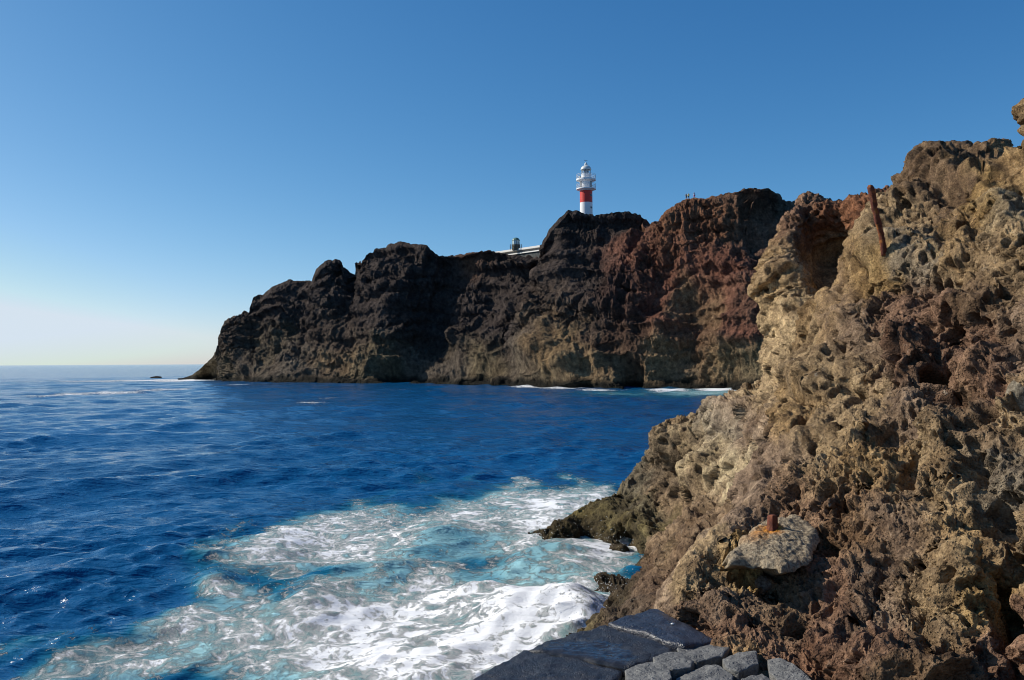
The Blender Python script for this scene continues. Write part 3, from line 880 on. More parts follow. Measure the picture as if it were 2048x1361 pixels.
    ex = t.math('SUBTRACT', lace, thr)
    crisp = t.remap(ex, -0.02, 0.13, 0, 1, True)
    soft = t.remap(ex, -0.14, 0.20, 0, 1, True)
    foam = t.mix(t.remap(d, 0.45, 0.85), crisp, soft)
    foam = t.math('MULTIPLY', foam, t.remap(d, 0.08, 0.3, 0, 1))
    # far whitecaps in the open are stretched specks
    var = t.noise(co, 0.035, 3, 0.5)
    deep = t.mix(t.remap(var, 0.35, 0.65), (0.003, 0.068, 0.182), (0.004, 0.094, 0.25))
    aqn = t.math('ADD', aq, t.math('MULTIPLY', t.math('SUBTRACT', t.noise(w0, 0.8, 5, 0.6), 0.5), t.remap(aq, 0, 0.4, 0, 0.7)))
    mixed = t.mix(t.remap(aqn, 0.0, 0.45), deep, (0.014, 0.155, 0.23))
    mixed = t.mix(t.remap(aqn, 0.35, 1.0), mixed, (0.46, 0.75, 0.75))
    col = t.mix(foam, mixed, (0.94, 0.95, 0.95))
    rough = t.remap(foam, 0, 1, 0.10, 0.75)
    hh = t.math('ADD', t.math('MULTIPLY', t.math('MULTIPLY', rip, 0.15), t.remap(foam, 0, 1, 1.0, 0.35)), t.math('MULTIPLY', foam, 0.008))
    hh = t.math('ADD', hh, t.math('MULTIPLY', t.math('MULTIPLY', l3, foam), 0.025))
    t.b.inputs['IOR'].default_value = 1.33
    mat = t.done(col, rough, t.bump(hh, 1.0, 1.0), 0.5)
    me = mesh_from('sea', P, f, mat, True, None, {'foam': dens, 'aqua': aqua})
    link('sea', me, kind='structure', label='blue sea with white surf swirling below the path')


build_sea()


def build_spray():
    """drops thrown up where the surge meets the rock and along the breaking crests"""
    rs = np.random.RandomState(21)
    octa = np.array([(1, 0, 0), (-1, 0, 0), (0, 1, 0), (0, -1, 0), (0, 0, 1), (0, 0, -1)], float)
    of = np.array([(0, 2, 4), (2, 1, 4), (1, 3, 4), (3, 0, 4), (2, 0, 5), (1, 2, 5), (3, 1, 5), (0, 3, 5)])
    V_, F_ = [], []
    k = 0
    for px, py, n, sx, sy, h in [(1185, 1222, 420, 0.45, 0.7, 0.35), (1205, 1180, 120, 0.4, 0.7, 0.15), (1150, 1245, 260, 0.5, 0.6, 0.3), (1105, 1080, 160, 0.6, 0.5, 0.25), (1250, 1096, 160, 0.6, 0.5, 0.2),
                                 (620, 1195, 160, 0.7, 0.5, 0.16), (430, 1170, 110, 0.5, 0.4, 0.14), (1040, 1228, 200, 1.0, 0.5, 0.18), (880, 1058, 140, 1.2, 0.5, 0.14), (1090, 1104, 140, 1.4, 0.5, 0.14)]:
        c = at_z(px, py, 0.0)
        for _ in range(n):
            p = np.array([c[0] + rs.normal() * sx, c[1] + rs.normal() * sy, 0.12 + rs.exponential(h)])
            r = 0.004 + 0.010 * rs.rand() ** 2
            V_.append(octa * r + p)
            F_.append(of + k)
            k += 6
    t = NT('spray_drops')
    me = mesh_from('spray', np.concatenate(V_), np.concatenate(F_), t.done((0.9, 0.93, 0.94), 0.5, None, 0.4), True)
    link('spray', me, kind='stuff', label='white drops of spray over the surf by the rock')


build_spray()


# ------------------------------------------------------------------ path of slabs and stones beside the rock
ZP = EYE - 1.6


def star_stone(name, pts, mat, down=(0, 0, -0.2), dome=0.01, rough=0.006, nscale=0.12, edge=0.04, jag=0.02, na=110, nr=26, seed=0.0, parent=None, tint=None, stain=None, flat=False, **kw):
    """a stone from its top outline: a rough, slightly domed top with worn edges, and sides carried down"""
    pts = np.array(pts, float)
    c = pts.mean(0)
    # walk the outline evenly
    seg = np.r_[pts, pts[:1]]
    L = np.r_[0, np.cumsum(np.linalg.norm(np.diff(seg, axis=0), axis=1))]
    t = np.linspace(0, L[-1], na, endpoint=False)
    B = np.stack([np.interp(t, L, seg[:, k]) for k in range(3)], -1)
    B = (B * 6 + np.roll(B, 1, 0) + np.roll(B, -1, 0)) / 8
    size = np.linalg.norm(B - c, axis=1).mean()
    B = B + (B - c) / size * (perlin(B, 0.16, seed)[:, None] * jag + perlin(B, 0.05, seed + 5)[:, None] * jag * 0.5)
    nrm = np.cross(np.roll(B, -1, 0) - B, c - B).sum(0)
    nrm /= np.linalg.norm(nrm)
    if nrm[2] < 0:
        nrm = -nrm
    rs = np.r_[0.02, np.linspace(0.08, 0.86, nr - 8), 0.9, 0.94, 0.965, 0.985, 0.995, 1.0]
    rings = []
    for r in rs:
        R = c + (B - c) * r
        dist = (1 - r) * size
        h = dome * (1 - r * r) - edge * math.exp(-dist / (edge * 0.6 + 1e-4)) * 0.8
        rings.append(R + nrm * h)
    P = np.concatenate(rings)
    P = P + nrm * (fbm(P, nscale, 4, 0.6, seed + 3) * rough * 2)[:, None]
    down = np.array(down, float)
    for k in (0.25, 0.6, 1.0):
        R = rings[-1] + down * k + (c - B) * 0.05 * k
        R = R + (perlin(R, 0.07, seed + 8) * jag * 0.5)[:, None] * (B - c) / size
        P = np.concatenate([P, R])
    m = len(P) // na
    i = np.arange(m - 1)[:, None] * na + np.arange(na)[None]
    j = np.arange(m - 1)[:, None] * na + (np.arange(na)[None] + 1) % na
    f = np.stack([i, j, j + na, i + na], -1).reshape(-1, 4)
    a, b, d = P[f[0, 0]], P[f[0, 1]], P[f[0, 3]]
    if np.dot(np.cross(b - a, d - a), nrm) < 0:
        f = f[:, ::-1]
    P = np.concatenate([P, [rings[0].mean(0)]])
    k = np.arange(na)
    cap = np.stack([np.full(na, len(P) - 1), k, (k + 1) % na, (k + 1) % na], -1)
    tri = cap[:, :3]
    if np.dot(np.cross(P[tri[0, 1]] - P[tri[0, 0]], P[tri[0, 2]] - P[tri[0, 0]]), nrm) < 0:
        tri = tri[:, ::-1]
    f = np.concatenate([np.concatenate([f[:, [0, 1, 2]], f[:, [0, 2, 3]]]), tri])
    base = c.copy()
    col = None
    if tint is not None:
        col = np.repeat(np.array(tint)[None], len(P), 0)
        if stain is not None:
            col = stain(P, col)
    me = mesh_from(name, P - base, f, mat, not flat, col)
    o = link(name, me, parent, **kw)
    o.location = base
    return o


def basalt(name, col, rough_lo, rough_hi, bump, s=1.0, wet=None):
    t = NT(name)
    co = t.coord('Object')
    n = t.noise(co, 9 * s, 6, 0.7)
    g = t.noise(co, 60 * s, 3, 0.7)
    v = t.remap(t.voronoi(co, 70 * s), 0.0, 0.4, 0, 1)
    c = t.mix(t.remap(n, 0.3, 0.7), tuple(x * 0.6 for x in col), tuple(x * 1.4 for x in col))
    c = t.mix(t.remap(g, 0.35, 0.7, 0, 0.8), t.mix(1.0, c, (0.6, 0.6, 0.62), 'MULTIPLY'), t.mix(1.0, c, (1.35, 1.35, 1.3), 'MULTIPLY'))
    r = t.remap(n, 0.35, 0.65, rough_lo, rough_hi)
    h = t.math('ADD', t.math('MULTIPLY', g, 0.5), t.math('MULTIPLY', v, 0.35))
    h = t.math('ADD', h, n)
    strength = 1.0
    if wet:                                           # a shallow film of water in the hollow of the slab
        x0, y0, rx, ry, rot = wet
        mp = t.n('Mapping', vector_type='TEXTURE')
        t.put(mp.inputs[0], co)
        mp.inputs[1].default_value = (x0, y0, 0)
        mp.inputs[2].default_value = (0, 0, rot)
        mp.inputs[3].default_value = (rx, ry, 10)
        ln = t.n('VectorMath', operation='LENGTH')
        t.put(ln.inputs[0], mp.outputs[0])
        w = t.remap(t.math('ADD', ln.outputs['Value'], t.math('MULTIPLY', t.math('SUBTRACT', n, 0.5), 1.5)), 0.75, 1.0, 1, 0, True)
        r = t.mix(w, r, (0.06, 0.06, 0.06))
        strength = t.remap(w, 0, 1, 1.0, 0.05)
    return t.done(c, r, t.bump(h, strength, bump), 0.5)


def build_path():
    edge_px = [(1318, 1216), (1299, 1212), (1255, 1227), (1213, 1243), (1150, 1261), (1084, 1281), (1045, 1294), (990, 1330), (935, 1365), (800, 1460)]
    E = [at_z(px, py, ZP) for px, py in edge_px]
    poly = [(p[0], p[1]) for p in E] + [(-1.35, 2.0), (-1.45, -2.5), (3.2, -2.5), (3.2, 4.6), (2.2, 5.6)]
    bm = bmesh.new()
    vs_ = [bm.verts.new((x, y, ZP - 0.045)) for x, y in poly]
    f = bm.faces.new(vs_)
    if f.normal.z < 0:
        f.normal_flip()
    r = bmesh.ops.extrude_face_region(bm, geom=[f])
    lo = [v for v in r['geom'] if isinstance(v, bmesh.types.BMVert)]
    # the new face is the top; drop the old ring to the sea bed
    for v in vs_:
        v.co.z = -2.0
        v.co.x -= 0.0
    bmesh.ops.recalc_face_normals(bm, faces=bm.faces)
    me = bpy.data.meshes.new('path')
    bm.to_mesh(me)
    bm.free()
    t = NT('mortar_and_dirt')
    co = t.coord('Object')
    n = t.noise(co, 14, 6, 0.7)
    c = t.mix(t.remap(n, 0.3, 0.7), (0.13, 0.095, 0.05), (0.30, 0.235, 0.14))
    c = t.mix(t.remap(t.noise(co, 5, 4), 0.55, 0.7), c, (0.12, 0.12, 0.05))
    me.materials.append(t.done(c, 0.95, t.bump(t.math('ADD', n, t.noise(co, 80, 3)), 1.0, 0.02), 0.2))
    path = link('path', me, kind='structure', label='ledge path of dark slabs and grey stones in mortar')
    zo = lambda zx, zy: (920 + zx / 2.56, 1140 + zy / 2.56)

    def P3(zpts, z):
        return [at_z(*zo(*p), z) for p in zpts]
    dk = basalt('dark_slab', (0.034, 0.035, 0.040), 0.30, 0.55, 0.012, 1.0)
    blue = basalt('damp_skytint_slab', (0.036, 0.040, 0.055), 0.22, 0.42, 0.010, 1.0)  # damp stone; blue of the reflected sky is tinted into its base colour
    gy = basalt('grey_stone', (0.16, 0.158, 0.15), 0.6, 0.85, 0.012, 0.8)
    slabs = [(blue, [(755, 268), (860, 232), (970, 193), (1015, 198), (1130, 258), (1300, 350), (1150, 386), (1090, 372), (930, 318)], 0.03, 'blue black damp slab, sky reflection tinted in, at the far corner of the path'),
             (dk, [(745, 280), (860, 318), (1000, 360), (1098, 396), (1085, 424), (985, 462), (870, 494), (800, 488), (640, 452), (480, 424), (330, 402), (430, 362), (600, 320)], 0.015, 'large dark slab with a film of water'),
             (dk, [(325, 404), (480, 432), (640, 462), (832, 512), (815, 560), (700, 640), (560, 720), (300, 740), (20, 640), (40, 575), (180, 490)], 0.0, 'black slab at the seaward corner in the foreground')]
    for k, (m, zp, dz, lab) in enumerate(slabs):
        pts = P3(zp, ZP + dz)
        if k == 1:
            c = np.mean(pts, 0)
            a, b = at_z(*zo(500, 422), ZP), at_z(*zo(820, 470), ZP)
            mid = (a + b) / 2 - c
            ang = math.atan2(b[1] - a[1], b[0] - a[0])
            m = basalt('wet_slab', (0.034, 0.035, 0.040), 0.30, 0.55, 0.012, 1.0, (mid[0], mid[1], np.linalg.norm(b - a) * 0.75, 0.24, ang))
        star_stone('slab', pts, m, (0, 0, -0.16 - dz), 0.010, 0.009, 0.14, 0.016, 0.02, 150, 34, 3.0 + k * 7, path, label=lab)
    stones = [[(1112, 392), (1180, 372), (1280, 356), (1400, 386), (1345, 436), (1215, 458), (1130, 436)],
              [(985, 462), (1040, 432), (1110, 420), (1200, 470), (1185, 505), (1085, 528), (1010, 500)],
              [(842, 512), (900, 490), (985, 470), (1070, 522), (1085, 560), (1000, 610), (860, 590)],
              [(1105, 545), (1180, 508), (1260, 474), (1330, 500), (1405, 548), (1380, 610), (1230, 650), (1110, 620)],
              [(1343, 442), (1420, 424), (1525, 424), (1530, 480), (1430, 532), (1360, 510)],
              [(1572, 462), (1640, 462), (1720, 505), (1800, 566), (1840, 620), (1740, 640), (1640, 590), (1580, 515)],
              [(1440, 570), (1500, 536), (1545, 524), (1610, 570), (1640, 640), (1560, 700), (1440, 660)],
              [(850, 620), (1000, 630), (1090, 650), (1080, 740), (900, 780), (800, 720)],
              [(1120, 670), (1260, 670), (1400, 680), (1420, 780), (1250, 840), (1110, 780)],
              [(1660, 660), (1800, 680), (1900, 760), (1800, 860), (1640, 800)],
              [(1450, 720), (1600, 740), (1600, 850), (1450, 860)]]
    for k, zp in enumerate(stones):
        dz = 0.012 + 0.02 * ((k * 37) % 5) / 5
        pts = P3(zp, ZP + dz)
        for p in pts:
            p[2] += 0.03 * perlin(np.array([[p[0], p[1], k * 3.0]]), 0.3)[0]
        star_stone('stone', pts, gy, (0, 0, -0.10 - dz), 0.004, 0.013, 0.20, 0.006, 0.008, 90, 26, 40.0 + k * 5, path, flat=True)
    # rough gravel mortar piled in the joint between the slabs and along the rock
    jm = []
    rs = np.random.RandomState(5)
    return path


build_path()

# the boulder with the rusty stub of an iron bar
zb = lambda zx, zy: (1420 + zx / 7.56, 1000 + zy / 7.56)
bpoly = [(650, 420), (770, 320), (900, 240), (1080, 205), (1250, 215), (1420, 290), (1560, 370), (1645, 520), (1640, 640), (1560, 790), (1470, 880), (1330, 980), (1200, 1050), (1080, 1060), (990, 1010), (910, 985), (760, 965), (620, 955),
         (480, 945), (330, 930), (240, 870), (300, 760), (430, 640), (540, 520)]
bp = [at(*zb(zx, zy), 5.34 + (1060 - zy) / 860 * 0.80) for zx, zy in bpoly]
stub_base = at(*zb(945, 455), 5.32 + (1060 - 455) / 860 * 0.80)
run_end = at(*zb(520, 690), 5.34 + (1060 - 690) / 860 * 0.80)


def rust_run(P, col):
    a, b = stub_base, run_end
    t = np.clip(((P - a) @ (b - a)) / ((b - a) @ (b - a)), 0, 1)
    d = np.linalg.norm(P - (a + t[:, None] * (b - a)), axis=1)
    wob = perlin(P, 0.05, 3.3) * 0.5 + perlin(P, 0.02, 6.3) * 0.5
    k = np.clip((1 - t) ** 0.7 * smooth(0.12, 0.03, d + wob * 0.06), 0, 1)[:, None]
    return col * (1 - k) + np.array((0.50, 0.20, 0.025)) * k


tb = NT('concrete_boulder')
_co = tb.coord('Object')
_n1, _n2, _n3 = tb.noise(_co, 7, 5, 0.65), tb.noise(_co, 55, 4, 0.75), tb.noise(_co, 120, 2, 0.6)
_c = tb.attr('tint', 'Color')
_c = tb.mix(tb.remap(_n1, 0.35, 0.65), tb.mix(1.0, _c, (0.75, 0.72, 0.68), 'MULTIPLY'), tb.mix(1.0, _c, (1.2, 1.18, 1.12), 'MULTIPLY'))
_c = tb.mix(tb.remap(_n2, 0.38, 0.62), tb.mix(1.0, _c, (0.45, 0.43, 0.42), 'MULTIPLY'), tb.mix(1.0, _c, (1.25, 1.25, 1.22), 'MULTIPLY'))
_c = tb.mix(tb.remap(_n3, 0.66, 0.74), _c, (0.6, 0.58, 0.54))
boulder_mat = tb.done(_c, 0.95, tb.bump(tb.math('ADD', _n1, tb.math('MULTIPLY', _n2, 0.7)), 1.0, 0.02), 0.2)
boulder = star_stone('boulder', bp, boulder_mat, (0.06, 0.48, -0.16), 0.02, 0.03, 0.22, 0.03, 0.05, 220, 60, 91.0, None, (0.36, 0.295, 0.21), rust_run,
                     label='pale grey boulder jutting from the lava face with a rusty iron stub', cat='boulder')

tr = NT('rusty_iron')
_co = tr.coord('Object')
_n1, _n2 = tr.noise(_co, 16, 6, 0.7, 0.5), tr.noise(_co, 90, 3, 0.7)
_c = tr.mix(tr.remap(_n1, 0.32, 0.62), (0.075, 0.022, 0.014), (0.25, 0.075, 0.04))
_c = tr.mix(tr.remap(tr.noise(_co, 14, 4, 0.6), 0.50, 0.64), _c, (0.46, 0.17, 0.035))
_c = tr.mix(tr.remap(_n2, 0.3, 0.7, 0, 0.6), tr.mix(1.0, _c, (0.55, 0.5, 0.5), 'MULTIPLY'), _c)
rust = tr.done(_c, 0.8, tr.bump(tr.math('ADD', _n1, tr.math('MULTIPLY', _n2, 0.5)), 1.0, 0.008), 0.35)


def column(name, stations, sides, mat, parent=None, noise_amp=0.003, square=0.0, origin=None, seed=0.0, **kw):
    """a bar swept through stations (point, half width x, half width y, twist); square = 1 gives flat sides"""
    rings = []
    for p, rx, ry, tw in stations:
        a = np.linspace(0, 2 * math.pi, sides, endpoint=False)
        ca, sa = np.cos(a), np.sin(a)
        k = 1 / np.maximum(np.abs(ca), np.abs(sa)) ** square
        x, y = ca * k * rx, sa * k * ry
        R = np.stack([x * math.cos(tw) - y * math.sin(tw), x * math.sin(tw) + y * math.cos(tw), 0 * x], -1) + np.array(p)
        rings.append(R)
    P = np.concatenate(rings)
    c = np.repeat(np.array([s_[0] for s_ in stations]), sides, 0)
    d = P - c
    P = P + d / (np.linalg.norm(d, axis=1, keepdims=True) + 1e-9) * (fbm(P, 0.06, 3, 0.6, seed) * noise_amp * 2)[:, None]
    m = len(stations)
    i = np.arange(m - 1)[:, None] * sides + np.arange(sides)[None]
    j = np.arange(m - 1)[:, None] * sides + (np.arange(sides)[None] + 1) % sides
    f = np.stack([i, j, j + sides, i + sides], -1).reshape(-1, 4)
    P = np.concatenate([P, [rings[0].mean(0), rings[-1].mean(0)]])
    k = np.arange(sides)
    f = np.concatenate([f[:, [0, 1, 2]], f[:, [0, 2, 3]], np.stack([np.full(sides, len(P) - 2), (k + 1) % sides, k], -1),
                        np.stack([np.full(sides, len(P) - 1), k + (m - 1) * sides, (k + 1) % sides + (m - 1) * sides], -1)])
    origin = np.array(stations[0][0] if origin is None else origin, float)
    me = mesh_from(name, P - origin, f, mat, True)
    o = link(name, me, parent, **kw)
    o.location = origin
    return o


sb = stub_base
up = np.array((0.02, 0.0, 1.0))
st = [(sb + up * h * 0.85, w * 0.82, w * 0.78, 0.55) for h, w in ((-0.05, 0.046), (0.0, 0.040), (0.02, 0.035), (0.05, 0.031), (0.085, 0.030), (0.108, 0.029), (0.115, 0.027), (0.117, 0.02))]
stub = column('iron_stub', st, 40, rust, boulder, 0.004, 0.85, None, 4.0, label='rusty square iron stub')
stub.location = Vector(sb + up * -0.0425) - boulder.location

# the leaning iron post
pd = min(near_depth(1768, 503), near_depth(1764, 495)) + 0.02
b0, b1 = at(1769, 512, pd), at(1742, 371, pd - 0.12)
wpx = pd / FPX
st = []
for k in range(30):
    t = k / 29
    p = b0 + (b1 - b0) * t + np.array([0.008 * math.sin(t * 7), 0.0, 0.0]) + np.array([-0.012 * max(0, t - 0.86) / 0.14, 0, 0])
    w = wpx * (6.8 - 1.4 * math.sin(t * 5 + 0.6) * 0.5 + 1.0 * smooth(0.8, 0.92, np.array(t)) - 0.9 * t)
    if t > 0.97:
        w *= 0.72
    st.append((p, float(w), float(w) * 0.8, 0.4 + 0.3 * t))
post_ = column('iron_post', st, 28, rust, None, 0.010, 0.35, None, 8.0, label='leaning rusty iron post standing on the lava rock', cat='post')

# stones that weather out of the rock face
emb = rock_material('embedded_stone', 0.3, (0.5, 0.46, 0.4), 0.3, (0.7, 0.68, 0.66), 0.01)
for px, py, rpx, dep, tint, lab, rad, flat in [
        (1527, 1168, 17, 0.03, (0.17, 0.155, 0.14), 'round grey stone set in the lava under the pale boulder', (1, 0.9, 0.9), 0),
        (2042, 792, 34, 0.05, (0.27, 0.24, 0.19), 'rounded pale stone at the right edge of the rock face', (0.8, 0.8, 1.1), 0)]:
    dep = dep + 0.02
    d = near_depth(px, py, 8) + dep
    r = rpx * d / FPX
    rock_blob('rock', V(px, py, d), (r * rad[0], r * rad[1], r * rad[2]), 0.5, px * 0.01, emb, 5, 0.22, 0, tint, label=lab, cat='rock')
# a low rock awash off the point
sk = at_z(314, 757.5, 0.0)
dark_rock = bpy.data.materials['headland_lava']
rock_blob('rock', Vector((sk[0], sk[1], 0.1)), (2.2, 1.6, 0.75), 0.3, 4.2, dark_rock, 4, 0.35, 0, (0.04, 0.036, 0.03), label='small dark rock awash in the sea off the point', cat='rock')
pb = at_z(1345, 1248, ZP + 0.045)
rock_blob('pebble', Vector(pb), (0.011, 0.009, 0.005), 0.3, 2.2, plain('shell_white', (0.75, 0.73, 0.68), 0.6), 2, 0.15, 0, (0.7, 0.7, 0.7), label='tiny white pebble lying on the blue black slab', cat='pebble')


# ------------------------------------------------------------------ lighthouse
def lathe(name, prof, mat, parent, seg=48, a0=0.0, a1=2 * math.pi, smooth_shade=True, **kw):
    """surface of revolution; profile rows (radius, height); sharp corners are doubled rows"""
    closed = abs(a1 - a0 - 2 * math.pi) < 1e-6
    n = seg if closed else seg + 1
    a = np.linspace(a0, a1, n, endpoint=not closed)
    P = np.concatenate([np.stack([np.cos(a) * r, np.sin(a) * r, np.full(n, z)], -1) for r, z in prof])
    f = []
    for k in range(len(prof) - 1):
        if prof[k] == prof[k + 1]:
            continue
        for i in range(seg):
            j = (i + 1) % n
            f.append((k * n + i, k * n + j, (k + 1) * n + j, (k + 1) * n + i))
    me = mesh_from(name, P, np.array(f), mat, smooth_shade)
    return link(name, me, parent, **kw)


def sharp(*rows):
    out = []
    for k, r in enumerate(rows):
        out.append(r)
        if 0 < k < len(rows) - 1:
            out.append(r)
    return out


def tubes(name, segs, r, mat, parent, sides=6, **kw):
    P, F = [], []
    for a, b in segs:
        a, b = Vector(a), Vector(b)
        d = (b - a).normalized()
        u = d.orthogonal().normalized()
        v = d.cross(u)
        o = len(P)
        for p in (a, b):
            for k in range(sides):
                t = 2 * math.pi * k / sides
                P.append(p + (u * math.cos(t) + v * math.sin(t)) * r)
        for k in range(sides):
            F.append((o + k, o + (k + 1) % sides, o + sides + (k + 1) % sides, o + sides + k))
    me = mesh_from(name, np.array([tuple(p) for p in P]), np.array(F), mat, True)
    return link(name, me, parent, **kw)


def railing(parent, R, z0, h, mat, posts=20, rails=3, r=0.03, name='railing'):
    segs = []
    N = 48
    for k in range(1, rails + 1):
        z = z0 + h * k / rails
        for i in range(N):
            a, b = 2 * math.pi * i / N, 2 * math.pi * (i + 1) / N
            segs.append(((R * math.cos(a), R * math.sin(a), z), (R * math.cos(b), R * math.sin(b), z)))
    for i in range(posts):
        a = 2 * math.pi * i / posts
        segs.append(((R * math.cos(a), R * math.sin(a), z0), (R * math.cos(a), R * math.sin(a), z0 + h)))
    return tubes(name, segs, r, mat, parent)


def box_mesh(name, sx, sy, sz, mat, parent, loc=(0, 0, 0), rz=0.0, bevel=0.0, **kw):
    bm = bmesh.new()
    bmesh.ops.create_cube(bm, size=1.0)
    for v in bm.verts:
        v.co.x *= sx
        v.co.y *= sy
        v.co.z *= sz
    if bevel:
        bmesh.ops.bevel(bm, geom=list(bm.edges), offset=bevel, segments=2, affect='EDGES')
    me = bpy.data.meshes.new(name)
    bm.to_mesh(me)
    bm.free()
    me.materials.append(mat)
    o = link(name, me, parent, **kw)
    o.location = loc
    o.rotation_euler = (0, 0, rz)
    return o


def build_lighthouse():
    D = 231.0
    m = D / FPX                                      # metres per photograph pixel here
    zc = lambda py: float(at(1172.8, py, D)[2])
    base = at(1172.8, 452, D)
    root_ = root('lighthouse', Vector(base), 'white lighthouse tower with a red band and domed lantern on the headland', 'lighthouse')
    Z = lambda zy: zc(300 + zy / 9.72) - base[2]     # from the close-up's rows
    R = 122 / 9.72 * m
    white = plain('lighthouse_white', (0.80, 0.80, 0.79), 0.55, 0.05, 0.6)
    red = plain('lighthouse_red', (0.62, 0.035, 0.022), 0.5, 0.12, 0.8)
    grey = plain('lantern_grey', (0.50, 0.52, 0.50), 0.45, 0.08, 1.0)
    dome_m = plain('dome_grey', (0.60, 0.63, 0.61), 0.4, 0.06, 1.0)
    dark = plain('window_dark', (0.02, 0.025, 0.035), 0.15, 0.1, 1.0, 0.5)
    steel = plain('railing_white', (0.62, 0.64, 0.66), 0.5, 0.08, 2.0)
    door_m = plain('door_grey_green', (0.16, 0.20, 0.19), 0.5, 0.15, 2.0)
    lathe('tower', [(R * 1.02, 0), (R, Z(1030))], white, root_, 64)
    lathe('red_band', [(R, Z(1030) + 0.003), (R * 0.99, Z(775))], red, root_, 64)
    G = 190 / 9.72 * m
    lathe('gallery', sharp((R * 0.98, Z(800)), (R * 1.05, Z(800)), (G * 0.9, Z(775)), (G, Z(772)), (G, Z(752)), (R * 0.9, Z(752))), white, root_, 64, label='lower white gallery')
    Rw = 118 / 9.72 * m
    lathe('watch_room', [(Rw, Z(752) + 0.003), (Rw, Z(610))], white, root_, 64)
    lathe('gallery', sharp((Rw * 0.98, Z(625)), (Rw * 1.05, Z(625)), (G * 0.88, Z(598)), (G, Z(596)), (G, Z(566)), (Rw * 0.6, Z(566))), white, root_, 64, label='upper white gallery')
    railing(root_, G * 0.97, Z(752), Z(662) - Z(752), steel, 18)
    railing(root_, G * 0.97, Z(566), Z(478) - Z(566), steel, 18)
    # towards the camera is the angle of minus Y, turned by the bearing
    face = math.atan2(-base[1], -base[0])
    for off, w, zt, zb_, mt in ((0.98, 0.62, 625, 745, door_m), (-1.0, 0.5, 625, 740, dark)):
        a = face + off
        h = Z(zt) - Z(zb_)
        o = box_mesh('door' if mt is door_m else 'window', 0.10, w, h, mt, root_, (math.cos(a) * Rw, math.sin(a) * Rw, Z(zb_) + h / 2), a, 0.015)
        box_mesh('frame', 0.06, w + 0.16, 0.1, grey, o, (0.02, 0, h / 2 + 0.05), 0, 0.01)
    for zy in (895, 1135):
        a = face + 0.93
        o = box_mesh('window', 0.12, 0.62, 0.42, dark, root_, (math.cos(a) * R * 0.995, math.sin(a) * R * 0.995, Z(zy)), a, 0.01)
        box_mesh('sill', 0.2, 0.78, 0.07, white, o, (0.03, 0, -0.25), 0, 0.01)
        box_mesh('lintel', 0.2, 0.78, 0.07, white, o, (0.03, 0, 0.25), 0, 0.01)
    # lantern: plinth, panes between mullions, lens, dome, ball and vane
    Rl = 92 / 9.72 * m
    lathe('lantern_plinth', sharp((Rl, Z(566) + 0.003), (Rl, Z(480)), (Rl * 1.05, Z(480)), (Rl * 1.05, Z(470)), (Rl * 0.8, Z(470))), white, root_, 48)
    lathe('lens', [(0.1, Z(470)), (Rl * 0.32, Z(462)), (Rl * 0.45, Z(430)), (Rl * 0.32, Z(398)), (0.1, Z(392))], plain('lens_glass', (0.22, 0.28, 0.33), 0.1, 0.2, 4.0, 0.8), root_, 24)
    tg = NT('lantern_glass')
    tg.b.inputs['Base Color'].default_value = (0.75, 0.85, 0.92, 1)
    tg.b.inputs['Roughness'].default_value = 0.04
    tg.b.inputs['Transmission Weight'].default_value = 0.85
    tg.b.inputs['IOR'].default_value = 1.1
    segs = []
    for k in range(12):
        a0, a1 = 2 * math.pi * k / 12, 2 * math.pi * (k + 1) / 12
        lathe('pane', [(Rl * 0.96, Z(470) + 0.01), (Rl * 0.96, Z(388))], tg.m, root_, 3, a0 + 0.02, a1 - 0.02)
        x, y = Rl * 0.985 * math.cos(a0), Rl * 0.985 * math.sin(a0)
        tubes('mullion', [((x, y, Z(470)), (x, y, Z(388)))], 0.045, grey, root_)
    dprof = [(Rl * 0.7, Z(388)), (Rl * 1.1, Z(388)), (Rl * 1.1, Z(388)), (Rl * 1.14, Z(378)), (Rl * 1.12, Z(368))]
    for k in range(1, 11):
        t = k / 10 * math.pi / 2
        dprof.append((max(Rl * 1.08 * math.cos(t), 0.22), Z(366) + (Z(298) - Z(366)) * math.sin(t)))
    dome = lathe('dome', dprof, dome_m, root_, 48)
    f0 = Z(298)
    fh = Z(240) - Z(298)
    lathe('finial', [(0.36, f0 - 0.02), (0.40, f0 + fh * 0.15), (0.40, f0 + fh * 0.4), (0.30, f0 + fh * 0.75), (0.13, f0 + fh), (0.02, f0 + fh * 1.1)], dome_m, dome, 24)
    tubes('weather_vane', [((0, 0, f0 + fh), (0, 0, Z(192))), ((-0.42, 0.0, Z(196)), (0.42, 0.0, Z(206))), ((-0.42, 0, Z(196) - 0.1), (-0.42, 0, Z(196) + 0.12))], 0.035, dark, dome)
    # gear on the upper gallery, towards the left
    a = face - 0.85
    x, y = math.cos(a) * G * 0.93, math.sin(a) * G * 0.93
    box_mesh('equipment_box', 0.35, 0.5, 0.55, grey, root_, (x * 0.86, y * 0.86, Z(566) + 0.29), a, 0.02)
    tubes('antenna', [((x, y, Z(566)), (x * 1.02, y * 1.02, Z(470))), ((x, y, Z(540)), (x * 1.25, y * 1.25, Z(575)))], 0.03, steel, root_)


build_lighthouse()


